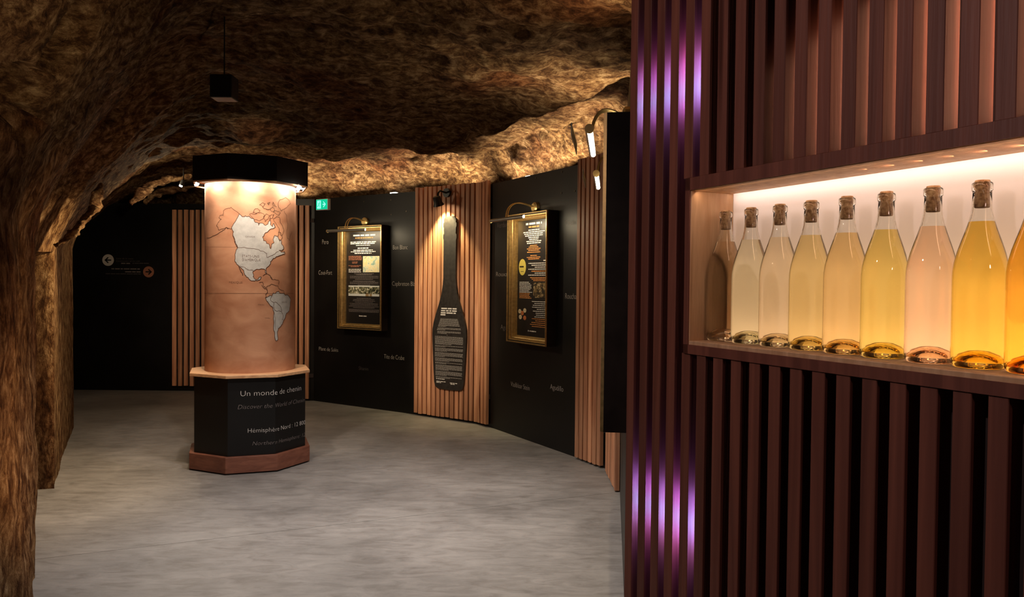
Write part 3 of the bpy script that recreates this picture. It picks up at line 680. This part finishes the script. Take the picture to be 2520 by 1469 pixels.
for i in range(8):
    am = PH + math.pi / 4 * i - math.pi / 4; dx, dy = math.sin(am), -math.cos(am)
    c = Vector((CX + dx * .430, CY + dy * .430, 2.352)); dd = Vector((dx * .25, dy * .25, -1)).normalized()
    vis = i in (0, 3) or i in (7, 4)
    c = Vector((CX + dx * .424, CY + dy * .424, 2.366)) 
    mb = MB(); mb.tube([c, c - Vector((0, 0, .012))], .018, 14); sl = mb.build('cap_lamp', M_BLK, mc)
    mb = MB(); mb.tube([c - Vector((0, 0, .012)), c - Vector((0, 0, .02))], .014, 14); mb.build('lens', M_CL, sl)
    lamp('cap_light', 'SPOT', c - Vector((0, 0, .024)), 3.0, (1, .88, .74), aim=(-dx * .22, -dy * .22, -1), spot_size=math.radians(130), spot_blend=.5, shadow_soft_size=.015)
    ls = lamp('cap_strip_light', 'AREA', c - Vector((0, 0, .012)), 1.5, (1, .86, .72), shape='RECTANGLE', size=.27, size_y=.012)
    d_ = Vector((dx * .35, dy * .35, 1)).normalized(); X_ = Vector((-dy, dx, 0)); Y_ = d_.cross(X_); L_ = ls.location
    ls.matrix_world = Matrix(((X_.x, Y_.x, d_.x, L_.x), (X_.y, Y_.y, d_.y, L_.y), (X_.z, Y_.z, d_.z, L_.z), (0, 0, 0, 1)))
for (px, py, dx) in ((482, 450, 1), (735, 463, -1)):        # two adjustable lamps that stick out at the sides
    r = ray(px, py); c = CAM + r * (6.45 / r.y); ax = Vector((.25 * dx, 0, -1)).normalized() if dx > 0 else Vector((-.75, 0, -1)).normalized()
    mb = MB(); mb.tube([c + Vector((0, 0, .035)), c - ax * .012], .007, 8); sl = mb.build('side_lamp', M_STEEL, mc)
    mb = MB(); mb.tube([c - ax * .022, c + ax * .024], .015, 12); mb.build('lens', M_CL, sl)
# engraved map: pixels of the drawing are carried onto the drum
def dr(x, y, R=RC):
    r = ray(x, y); a_ = r.x ** 2 + r.y ** 2; b_ = -2 * (r.x * CX + r.y * CY); c_ = CX ** 2 + CY ** 2 - R * R
    disc = max(b_ * b_ - 4 * a_ * c_, 0); k = (-b_ - math.sqrt(disc)) / (2 * a_); q = CAM + r * k
    return math.atan2(q.x - CX, -(q.y - CY)), q.z
def drum(th, z, off=.0): return Vector((CX + (RC + off) * math.sin(th), CY - (RC + off) * math.cos(th), z))
c4 = lambda L: [dr(500 + x / 6.387, 470 + y / 6.387) for x, y in L]
c5 = lambda L: [dr(540 + x / 6.675, 640 + y / 6.675) for x, y in L]
def wob(L, k=3, amp=.0055):            # roughen a coastline
    for _ in range(k):
        o = [L[0]]
        for p0, p1 in zip(L[:-1], L[1:]):
            d = math.hypot((p1[0] - p0[0]) * RC, p1[1] - p0[1]); a_ = min(amp, d * .22)
            o += [((p0[0] + p1[0]) / 2 + random.uniform(-a_, a_) / RC, (p0[1] + p1[1]) / 2 + random.uniform(-a_, a_)), p1]
        L = o; amp *= .6
    return L
NA = wob(c4([(570, 360), (620, 405), (660, 390), (720, 395), (760, 430), (800, 450), (820, 490), (860, 500), (870, 540), (880, 500), (940, 510), (985, 540), (1020, 500), (1045, 430), (1055, 520), (1090, 560), (1110, 510), (1130, 560), (1095, 590), (1050, 600), (1000, 650), (960, 680), (935, 730), (945, 775), (990, 800), (1030, 830), (1045, 880), (1060, 905), (1075, 835), (1110, 800), (1105, 740), (1125, 695), (1165, 710), (1190, 770), (1220, 770), (1235, 840), (1262, 890), (1255, 915), (1190, 935), (1225, 960), (1275, 950), (1278, 985), (1210, 1010), (1150, 1030), (1100, 1060), (1055, 1110), (1050, 1150), (1000, 1200), (985, 1235), (997, 1290), (975, 1280), (965, 1230), (900, 1225), (810, 1245), (780, 1270), (785, 1340), (820, 1390), (860, 1385), (880, 1355), (910, 1350), (900, 1380), (850, 1410), (800, 1415), (730, 1390), (680, 1350), (640, 1280), (600, 1210), (560, 1180), (520, 1130), (500, 1080), (500, 1000), (520, 920), (545, 890), (520, 860), (505, 790), (470, 700), (480, 640), (450, 590), (450, 570), (570, 360)]))
SA = wob(c5([(760, 620), (800, 600), (830, 575), (860, 590), (885, 540), (930, 530), (970, 510), (1000, 545), (1050, 540), (1075, 575), (1140, 590), (1165, 630), (1160, 720), (1145, 830), (1100, 870), (1080, 940), (1040, 1020), (1010, 1080), (970, 1120), (950, 1200), (960, 1300), (930, 1330), (905, 1270), (890, 1150), (890, 1000), (895, 850), (880, 780), (830, 740), (790, 680), (760, 620)]))
def land(poly, name):
    mb = MB(); z0 = min(p[1] for p in poly); z1 = max(p[1] for p in poly); dz = .0025; z = z0
    while z < z1:
        zc_ = z + dz / 2; xs = []
        for (a0, b0), (a1, b1) in zip(poly, poly[1:] + poly[:1]):
            if (b0 - zc_) * (b1 - zc_) < 0: xs.append(a0 + (a1 - a0) * (zc_ - b0) / (b1 - b0))
        xs.sort()
        for x0, x1 in zip(xs[::2], xs[1::2]):
            k = max(1, int((x1 - x0) / .06)); V = []
            for i in range(k + 1):
                th = x0 + (x1 - x0) * i / k; V += [drum(th, z, .0012), drum(th, z + dz, .0012)]
            mb.add(V, [(2 * i, 2 * i + 2, 2 * i + 3, 2 * i + 1) for i in range(k)])
        z += dz
    return mb.build(name, M_LAND, mc)
land(NA, 'engraved_land'); land(SA, 'engraved_land')
lines = [(NA, .0042), (SA, .0042)]
def L4(pts, w=.003): lines.append((wob(c4(pts)), w))
def L5(pts, w=.003): lines.append((wob(c5(pts)), w))
L4([(570, 360), (480, 290), (440, 255), (390, 270), (320, 310), (318, 380), (270, 380), (250, 420), (290, 440), (240, 490), (210, 550), (240, 580), (240, 610), (300, 600), (360, 570), (430, 600), (450, 590)])
L4([(400, 590), (360, 575), (300, 630), (200, 690), (130, 725), (60, 735)], .0045)
L4([(885, 215), (940, 185), (975, 200), (930, 250), (990, 290), (1060, 295), (950, 275), (885, 215)]); L4([(780, 340), (800, 300), (850, 275), (890, 300), (880, 330), (830, 350), (780, 340)])
L4([(730, 370), (760, 350), (830, 360), (900, 340), (960, 370), (950, 430), (880, 470), (800, 450), (730, 370)]); L4([(985, 360), (1040, 380), (1020, 440), (970, 480), (950, 430), (985, 360)])
L4([(1100, 440), (1150, 400), (1200, 420), (1210, 500), (1250, 580), (1260, 640), (1225, 700), (1190, 620), (1170, 560), (1120, 480), (1100, 440)]); L4([(1200, 140), (1300, 105), (1350, 150), (1370, 200), (1310, 260), (1220, 310), (1180, 230), (1200, 140)])
L4([(1050, 270), (1090, 250), (1120, 300), (1080, 320), (1050, 270)]); L4([(1100, 330), (1150, 310), (1210, 340), (1180, 380), (1100, 330)]); L4([(1060, 380), (1110, 370), (1090, 420), (1050, 430), (1060, 380)]); L4([(1095, 170), (1120, 210), (1150, 250), (1100, 230), (1095, 170)]); L4([(1010, 190), (1050, 180), (1030, 220), (1010, 190)]); L4([(1180, 640), (1220, 660), (1240, 740), (1200, 790), (1170, 720), (1180, 640)])
L4([(1270, 310), (1310, 380), (1330, 520), (1310, 640), (1320, 740), (1350, 780), (1370, 700), (1395, 640)]); L4([(545, 885), (700, 900), (870, 920), (950, 950), (1000, 985), (1000, 1045), (1100, 1000), (1180, 950)], .003)
L4([(560, 1180), (640, 1195), (700, 1240), (770, 1240), (790, 1260)]); L4([(560, 1185), (590, 1260), (620, 1320)], .006); L4([(470, 690), (495, 790), (540, 890)], .006); L4([(940, 1330), (1000, 1300), (1050, 1330), (1080, 1380)], .004)
L5([(650, 370), (710, 360), (720, 420), (760, 450), (830, 410), (880, 400), (960, 420), (980, 470), (1050, 500), (1075, 575)]); L5([(700, 410), (730, 460), (780, 470), (790, 520), (760, 560), (750, 620)], .004); L5([(820, 240), (860, 320), (970, 330), (970, 400)]); L5([(850, 600), (840, 660), (890, 700), (940, 700), (1010, 780), (1020, 850), (1040, 900), (1030, 980)])
L5([(890, 700), (900, 820), (940, 840), (1010, 840)]); L5([(895, 850), (915, 1000), (920, 1150)], .002)
lines.append(([dr(501, 721.5), dr(560, 721.6), dr(620, 721.8), dr(680, 722), dr(722, 722)], .002))
lines.append(([dr(501, 608), dr(560, 608), dr(580, 608)], .001))
mb = MB()
for L, wdt in lines:
    L2 = []
    for p0, p1 in zip(L[:-1], L[1:]):
        k = max(1, int(abs(p1[0] - p0[0]) / .05)); L2 += [(p0[0] + (p1[0] - p0[0]) * i / k, p0[1] + (p1[1] - p0[1]) * i / k) for i in range(k)]
    L2.append(L[-1])
    for p0, p1 in zip(L2[:-1], L2[1:]):
        ax, ay = (p1[0] - p0[0]) * RC, p1[1] - p0[1]; l = math.hypot(ax, ay)
        if l < 1e-6: continue
        nx, ny_ = -ay / l * wdt / 2, ax / l * wdt / 2; ex_, ey_ = ax / l * wdt * .3, ay / l * wdt * .3
        q = [(p0[0] + (-nx - ex_) / RC, p0[1] - ny_ - ey_), (p1[0] + (-nx + ex_) / RC, p1[1] - ny_ + ey_), (p1[0] + (nx + ex_) / RC, p1[1] + ny_ + ey_), (p0[0] + (nx - ex_) / RC, p0[1] + ny_ - ey_)]
        mb.add([drum(a_, b_, .0018) for a_, b_ in q], [(0, 1, 2, 3)])
mb.build('map_outline', M_INK, mc)
def map_text(s, x0, y0, x1, hpx, mat=M_INK):
    (ta, za), (tb, _) = dr(x0, y0), dr(x1, y0)
    lettering(s, 'map_name', lambda x, y: drum(ta + x / RC, za + y, .0022), (tb - ta) * RC, hpx * 6.25 / FPX, mat, mc)
map_text('CANADA', 604, 584, 628, 4); map_text('ÉTATS-UNIS', 596, 633, 638, 6); map_text("D'AMÉRIQUE", 596, 642, 641, 6); map_text('MEXIQUE', 564, 697, 597, 5); map_text('BRÉSIL', 694, 745, 706, 3)
map_text('CHILI', 652, 784, 664, 3); map_text('PÉROU', 635, 751, 650, 3)
# lettering wrapped round the base's front and right-hand faces
def base_map(R, x0, y0):
    # which face and where: measured on the octagon's perimeter from vertex 1
    oc = [Vector((*q, 0)) for q in octo(R)]; side = (oc[1] - oc[0]).length
    u, z = None, None
    tt, nn_ = nrm(oc[1], oc[2]); A = oc[1]; r = ray(x0, y0); k = (A - CAM).dot(nn_) / r.dot(nn_); q = CAM + r * k; u = (q - A).dot(tt); z = q.z
    def f(x, y):
        s = u + x; i = int(s // side); i = max(0, min(i, 3)); a0 = oc[(1 + i) % 8]; a1 = oc[(2 + i) % 8]; d_ = (a1 - a0).normalized(); nn2 = Vector((d_.y, -d_.x, 0))
        return a0 + d_ * (s - i * side) + nn2 * .002 + Vector((0, 0, z + y))
    return f, u, side
def base_text(s, x0, y0, wm, hpx, mat, shear=0.):
    f, u, side = base_map(.4762, x0, y0); sp_ = [(side * k - u) / wm for k in (1, 2) if 0 < (side * k - u) / wm < 1]
    lettering(s, 'lettering', f, wm, hpx * 6.15 / FPX, mat, mc, shear, split=sp_, label='pale lettering reading ' + s)
base_text('Un monde de chenin', 592, 975, .575, 13.5, M_WTXT)
base_text('Discover the World of Chenin', 585, 1007, .640, 11, M_DTXT, .25)
base_text('Hémisphère Nord : 12 800 ha', 610, 1065, .640, 11, M_WTXT)
base_text('Northern Hemisphere: 12 800 ha', 621, 1096, .690, 10, M_DTXT, .25)

# ---------------------------------------------------------------- small black box hung under the vault
hb = empty('hanging_box'); tag(hb, 'small black box hung from the dark rock ceiling by a rod', 'loudspeaker')
r = ray(552, 217); c = CAM + r * (4.6 / r.y); s_ = .064
mb = MB(); mb.box(c - Vector((s_, .06, .068)), (2 * s_, 0, 0), (0, .12, 0), (0, 0, .136)); mb.build('box', plain('black_plastic', (.010, .010, .011), .5), hb, bevel=.004)
mb = MB(); mb.tube([c + Vector((0, 0, .066)), c + Vector((0, 0, .42))], .004, 8); mb.build('rod', M_BLK, hb)
mb = MB(); mb.box(c - Vector((s_ * .8, .0615, .055)), (1.6 * s_, 0, 0), (0, .002, 0), (0, 0, .11)); mb.build('grille', plain('speaker_grille', (.006, .006, .007), .7), hb)

# ---------------------------------------------------------------- slatted wall with the bottle niche
ND = Vector((-.43011286, .90277513, 0)); NV = Vector((.90277513, .43011286, 0)); OFF = 1.1237259955
Z = Vector((0, 0, 1))
def nw_(s, w=0., z=0.): return ND * s + NV * (OFF + w) + Z * z        # s along the wall (far = large), w into the wall
def npx(x, y, w=0.):
    r = ray(x, y); k = (OFF + w) / (r.dot(NV)); q = CAM + r * k; return q.dot(ND), q.z
SL, ZB = npx(1697, 838); ZT = 1.7625
S_END = npx(1545, 690)[0]; S0 = .15; PT, SW, SDp = .0555, .0305, .036; BT = .030; HW = 2.62
# back and end boards of the wall
mb = MB(); mb.box(nw_(S0, .20), ND * (S_END - S0), NV * .02, Z * HW); wr = mb.build('wall_right', M_BACKING, kind='structure')
mb = MB(); mb.box(nw_(S_END - .012, .037), ND * .012, NV * .163, Z * HW); mb.build('end_board', M_BLACK, wr)
for z0, z1 in ((0, ZB - BT), (ZT + BT, HW)):
    mb = MB(); mb.box(nw_(S0, .085, z0), ND * (S_END - .012 - S0), NV * .01, Z * (z1 - z0)); mb.build('backing_board', M_BACKING, wr)
k = 0; s = S_END - SW; mes = {}
def nslat(s, z0, z1):
    key = (round(z0, 3), round(z1, 3))
    if key not in mes:
        mb = MB(); mb.box((0, 0, 0), ND * SW, NV * SDp, Z * (z1 - z0)); o = mb.build('slat', M_SLATR, wr, bevel=.0012); mes[key] = o.data
    else: o = link('slat', mes[key], None, wr)
    o.location = nw_(s, random.uniform(0, .0015), z0)
SEDGE = []
while s > S0:
    SEDGE.append(s)
    if s > SL + .018: nslat(s, .005, HW)
    else: nslat(s, 0, ZB - BT); nslat(s, ZT + BT, HW)
    s -= PT
# niche box
NDp = .122; SR = .30
mb = MB(); mb.box(nw_(SR, -.001, ZT), ND * (SL - SR + .02), NV * (NDp + .001), Z * BT); mb.build('niche_top', M_NICHE, wr, bevel=.0015)
mb = MB(); mb.box(nw_(SR, -.001, ZB - BT), ND * (SL - SR + .02), NV * (NDp + .001), Z * BT); mb.build('niche_shelf', M_NICHE, wr, bevel=.0015)
mb = MB(); mb.box(nw_(SL, -.001, ZB), ND * .02, NV * (NDp + .001), Z * (ZT - ZB)); mb.build('niche_side', M_NICHE, wr, bevel=.001)
# light box: a translucent white panel with LED strips behind its top and bottom edges
mb = MB(); mb.add([nw_(SR, NDp, ZB), nw_(SL, NDp, ZB), nw_(SL, NDp, ZT), nw_(SR, NDp, ZT)], [(0, 1, 2, 3)]); mb.build('translucent_panel', M_PANEL, wr)
mb = MB()
mb.box(nw_(SR, .192, ZB - .02), ND * (SL - SR + .01), NV * .006, Z * (ZT - ZB + .04)); mb.box(nw_(SR, NDp + .004, ZB - .02), ND * (SL - SR), NV * .066, Z * .006)
mb.box(nw_(SR, NDp + .004, ZT + .014), ND * (SL - SR), NV * .066, Z * .006); mb.box(nw_(SL, NDp + .004, ZB - .02), ND * .006, NV * .066, Z * (ZT - ZB + .04)); mb.box(nw_(SR - .006, NDp + .004, ZB - .02), ND * .006, NV * .066, Z * (ZT - ZB + .04))
mb.build('light_box', plain('light_box_white', (.62, .60, .58), .7), wr)
mb = MB(); mb.box(nw_(SR, .030, ZT + .031), ND * (SL - SR + .02), NV * (NDp - .030), Z * .006); mb.build('niche_cover', M_BACKING, wr)
def strip(z, w, e, col, aim, sz=.010):
    c = nw_((SR + SL) / 2, w, z); d = -Vector(aim).normalized(); X = ND; Yv = d.cross(X).normalized()
    o = lamp('strip_light', 'AREA', c, e, col, shape='RECTANGLE', size=SL - SR - .01, size_y=sz)
    o.matrix_world = Matrix(((X.x, Yv.x, d.x, c.x), (X.y, Yv.y, d.y, c.y), (X.z, Yv.z, d.z, c.z), (0, 0, 0, 1)))
strip(ZB + .026, .158, 10.5, (1, .66, .38), -NV * 1 + Z * .15)
strip(ZT + .004, .158, .62, (1, .76, .68), -NV * 1 - Z * .45)
strip(ZT - .001, NDp - .010, .13, (1, .80, .68), -Z - NV * .25)
strip(ZT - .001, .014, .50, (1, .66, .42), -Z + NV * .6, .018)
# dark varnished lips that frame the opening
mb = MB(); mb.box(nw_(SR, -.004, ZT + .0015), ND * (SL - SR + .018), NV * .003, Z * (BT - .002)); mb.build('niche_lip', M_SLATR, wr)
mb = MB(); mb.box(nw_(SR, -.004, ZB - BT), ND * (SL - SR + .018), NV * .003, Z * (BT - .009)); mb.build('niche_lip', M_SLATR, wr)  # lip kept low so the bare pale shelf edge imitates the glow
mb = MB(); mb.box(nw_(SL + .0015, -.004, ZB - BT), ND * .0165, NV * .003, Z * (ZT - ZB + 2 * BT)); mb.build('niche_lip', M_SLATR, wr)
# purple and warm LED bars in the cavity behind the slats
def bar_light(s, z, h, e, col, w=.058):
    d = (ND * .92 - NV * .38).normalized(); o = lamp('slat_light', 'AREA', nw_(s, w, z), e, col, shape='RECTANGLE', size=.006, size_y=h)
    X = Z.cross(-d).normalized(); o.matrix_world = Matrix(((X.x, 0, -d.x, o.location.x), (X.y, 0, -d.y, o.location.y), (X.z, 1, -d.z, o.location.z), (0, 0, 0, 1)))
for gi in range(5):
    s = SEDGE[gi] - (PT - SW) - .012
    for (zz, dz) in ((2.015, .0), (.985, .0)):
        bar_light(s, zz, .04, .16, (.25, .45, 1)); bar_light(s, zz + .01, .12, .34, (.62, .16, 1) if gi % 2 else (.45, .2, 1))
for gi in range(8, len(SEDGE) - 1):
    s = SEDGE[gi] - (PT - SW) - .006; f = min(1, (gi - 7) / 5)
    bar_light(s, 1.90, .16 + .16 * f, .125 * f * random.uniform(.7, 1.2), (1, .50, .30), .062)

# ---------------------------------------------------------------- bottles
def glass_mat(name, c, ior, rough=0.):
    m, t, b = nt(name); b.inputs['Base Color'].default_value = (*c, 1); b.inputs['Transmission Weight'].default_value = 1; b.inputs['IOR'].default_value = ior; b.inputs['Roughness'].default_value = rough
    return m
M_GLASS = glass_mat('clear_glass', (.97, .985, .96), 1.48)
def cork_mat():
    m, t, b = nt('cork'); v = coords(t, (1, 1, 1)); n = N(t, 'ShaderNodeTexNoise', Scale=160., Detail=5.); t.links.new(v, n.inputs[0])
    t.links.new(ramp(t, n.outputs[0], [(.35, (.28, .14, .06)), (.55, (.58, .36, .19)), (.7, (.72, .50, .28))]), b.inputs['Base Color']); b.inputs['Roughness'].default_value = .9
    bump(t, b, n.outputs[0], .5, .0015); return m
M_CORK = cork_mat()
outer = [(0, .0235), (.010, .0225), (.019, .017), (.026, .008), (.030, .002), (.0335, 0), (.037, .002), (.0394, .007), (.040, .014), (.040, .140), (.0396, .152), (.0375, .167), (.0335, .184), (.0282, .201), (.0228, .217), (.0182, .232), (.0152, .246), (.0138, .260), (.0134, .2795), (.0148, .281), (.0152, .286), (.0146, .2925), (.0125, .2940)]
inner = [(.0112, .2935), (.0112, .258), (.0126, .246), (.0156, .232), (.0202, .217), (.0256, .201), (.0309, .184), (.0349, .167), (.0370, .152), (.0374, .140), (.0374, .020), (.0360, .013), (.0325, .010), (.0285, .0125), (.021, .0215), (.011, .0272), (0, .0285)]
def prof_r(z):
    zs_ = [p[1] for p in inner[:10]][::-1]; rs_ = [p[0] for p in inner[:10]][::-1]; return float(np.interp(z, zs_, rs_))
mb = MB(); mb.lathe(outer + inner, 56); g_me = mb.build('tmp', M_GLASS, smooth=50); GME = g_me.data; bpy.data.objects.remove(g_me)
bm = bmesh.new(); bm.from_mesh(GME); bmesh.ops.remove_doubles(bm, verts=bm.verts[:], dist=1e-6); bmesh.ops.recalc_face_normals(bm, faces=bm.faces[:]); bm.to_mesh(GME); bm.free(); GME.name = 'bottle_glass'
mb = MB(); mb.lathe([(0, .2535), (.0100, .2535), (.0109, .2545), (.0109, .2960), (.0100, .2972), (0, .2972)], 28); o = mb.build('tmp', M_CORK, smooth=40); CME = o.data; bpy.data.objects.remove(o)
bm = bmesh.new(); bm.from_mesh(CME); bmesh.ops.recalc_face_normals(bm, faces=bm.faces[:]); bm.to_mesh(CME); bm.free()
def wine_me(level):
    e = .0003; low = [(r_ + (e if r_ > 0 else 0), z_ - e) for r_, z_ in inner[::-1] if z_ <= .16 or r_ == 0]
    low = [(0, .0285 - e), (.011, .0272 - e), (.021, .0215 - e), (.0285, .0125 - e), (.0325, .010 - e), (.0362, .0128), (.0377, .020), (.0377, .140), (.0373, .152), (.0352, .167), (.0312, .184), (.0259, .201), (.0205, .217)]
    low = [q for q in low if q[1] < level - .002] + [(prof_r(level) + e, level), (prof_r(level) * .6, level - .0006), (0, level - .0008)]
    mb = MB(); mb.lathe(low, 56); o = mb.build('tmp', None, smooth=50); me = o.data; bpy.data.objects.remove(o)
    bm = bmesh.new(); bm.from_mesh(me); bmesh.ops.recalc_face_normals(bm, faces=bm.faces[:]); bm.to_mesh(me); bm.free(); return me
BW = .076
wines = [((.97, .86, .76), 'nearly clear blush wine, first from the left end beside the wooden niche side'),
         ((.94, .89, .72), 'very pale straw-white wine, second from the left end'),
         ((.92, .80, .62), 'pale pinkish straw wine, third from the left end'),
         ((.88, .72, .38), 'pale yellow-gold wine, fourth from the left end'),
         ((.87, .66, .34), 'soft amber-gold wine, fifth from the left end'),
         ((.88, .70, .24), 'greenish gold wine, sixth from the left end'),
         ((.92, .68, .50), 'salmon pink wine between two golden ones'),
         ((.88, .60, .12), 'deep golden wine, the last one fully in view'),
         ((.88, .46, .06), 'dark amber wine cut off by the right edge of the picture')]
tops = [(1788, 521), (1849, 514), (1920, 504), (1997, 494), (2085, 484), (2182, 473), (2297, 461), (2418, 444)]
ss = [npx(x, y, BW)[0] for x, y in tops]; ss.append(ss[-1] - .0865); ss[0] += .0015; lv = [.2256, .2262, .2275, .2275, .2275, .2285, .2290, .2315, .2300]
for i, (c, lab) in enumerate(wines):
    root = empty('wine_bottle', nw_(ss[i], BW, ZB + .0004)); root.rotation_euler = (0, 0, random.uniform(0, 6))
    tag(root, 'bottle of ' + lab, 'bottle', 'wine bottles in the lit niche')
    link('glass', GME, None, root)
    me = wine_me(lv[i]); link('wine', me, glass_mat('wine_%d' % i, tuple(x ** 1.0 for x in c), 1.34), root)
    ck = link('cork', CME, None, root); ck.rotation_euler = (0, 0, random.uniform(0, 6))

# ---------------------------------------------------------------- hidden uplights on top of the partitions
for a, b, e in ((B[2], B[3], 5), (B[3], B[4], 17), (B[4], B[5], 11), (B[6], B[7], 19), (B[7], B[8], 7), (B[1], B[2], 6)):
    t, n = nrm(a, b); m = (a + b) / 2; up = Vector((n.x * .12, n.y * .12, 1))
    o = lamp('wall_top_light', 'AREA', m - n * .09 + Z * 2.56, e * 1.1, (1, .82, .56), aim=up, shape='RECTANGLE', size=(b - a).length * .9, size_y=.03, spread=math.radians(115))
    d = -up.normalized(); X = t.normalized(); Yv = d.cross(X).normalized(); L = o.location
    o.matrix_world = Matrix(((X.x, Yv.x, d.x, L.x), (X.y, Yv.y, d.y, L.y), (X.z, Yv.z, d.z, L.z), (0, 0, 0, 1)))
lamp('wall_top_light', 'AREA', (.92, 5.0, 2.62), 17, (1, .82, .56), aim=(-.3, 0, 1), spread=math.radians(130), shape='RECTANGLE', size=.05, size_y=1.8)
lamp('wall_top_light', 'AREA', (.75, 3.6, 2.62), 9, (1, .76, .46), aim=(-.3, 0, 1), spread=math.radians(130), shape='RECTANGLE', size=.05, size_y=1.4)
lamp('column_top_light', 'AREA', (CX, CY + .1, 2.57), .45, (1, .85, .62), aim=(0, 0, 1), shape='DISK', size=.5, spread=math.radians(100))
r = ray(447, 451); c = CAM + r * (8.0 / r.y)
ll = empty('spotlight'); tag(ll, 'tiny lit spotlight under the rock just left of the column cap', 'spotlight')
mb = MB(); mb.tube([c + Vector((.02, 0, .03)), c + Vector((.02, 0, .16))], .006, 8); mb.build('stem', M_BLK, ll)
mb = MB(); mb.tube([c + Vector((.02, 0, .03)), c + Vector((-.004, 0, -.02))], .022, 14); mb.build('shade', M_BLK, ll)
mb = MB(); mb.tube([c + Vector((-.004, -.004, -.02)), c + Vector((-.010, -.006, -.034))], .016, 12); mb.build('lens', M_CL, ll)
lamp('side_lamp', 'POINT', c + Vector((-.05, -.02, -.07)), 36, (1, .82, .55), shadow_soft_size=.02)

for (x, y, a, b, lab) in ((1297, 428, B[6], B[7], 'small white lamp peeking over the top of the wall above the yellow-oval poster'), (966, 477, B[3], B[4], 'small white lamp peeking over the wall top above the text Bon Blanc')):
    t, n = nrm(a, b); u, z = onwall(a, b, x, y, -.06); q = a + t * u - n * .06
    tl = empty('wall_top_lamp', (0, 0, 0)); tag(tl, lab, 'lamp')
    mb = MB(); mb.box(q - t * .05 + Z * (WT - .03), t * .10, -n * .05, Z * .035); mb.build('housing', M_STEEL, tl)
    mb = MB(); mb.box(q - t * .045 - n * .004 + Z * (WT + .005), t * .09, -n * .042, Z * .014); mb.build('lens', M_CL, tl, bevel=.003)
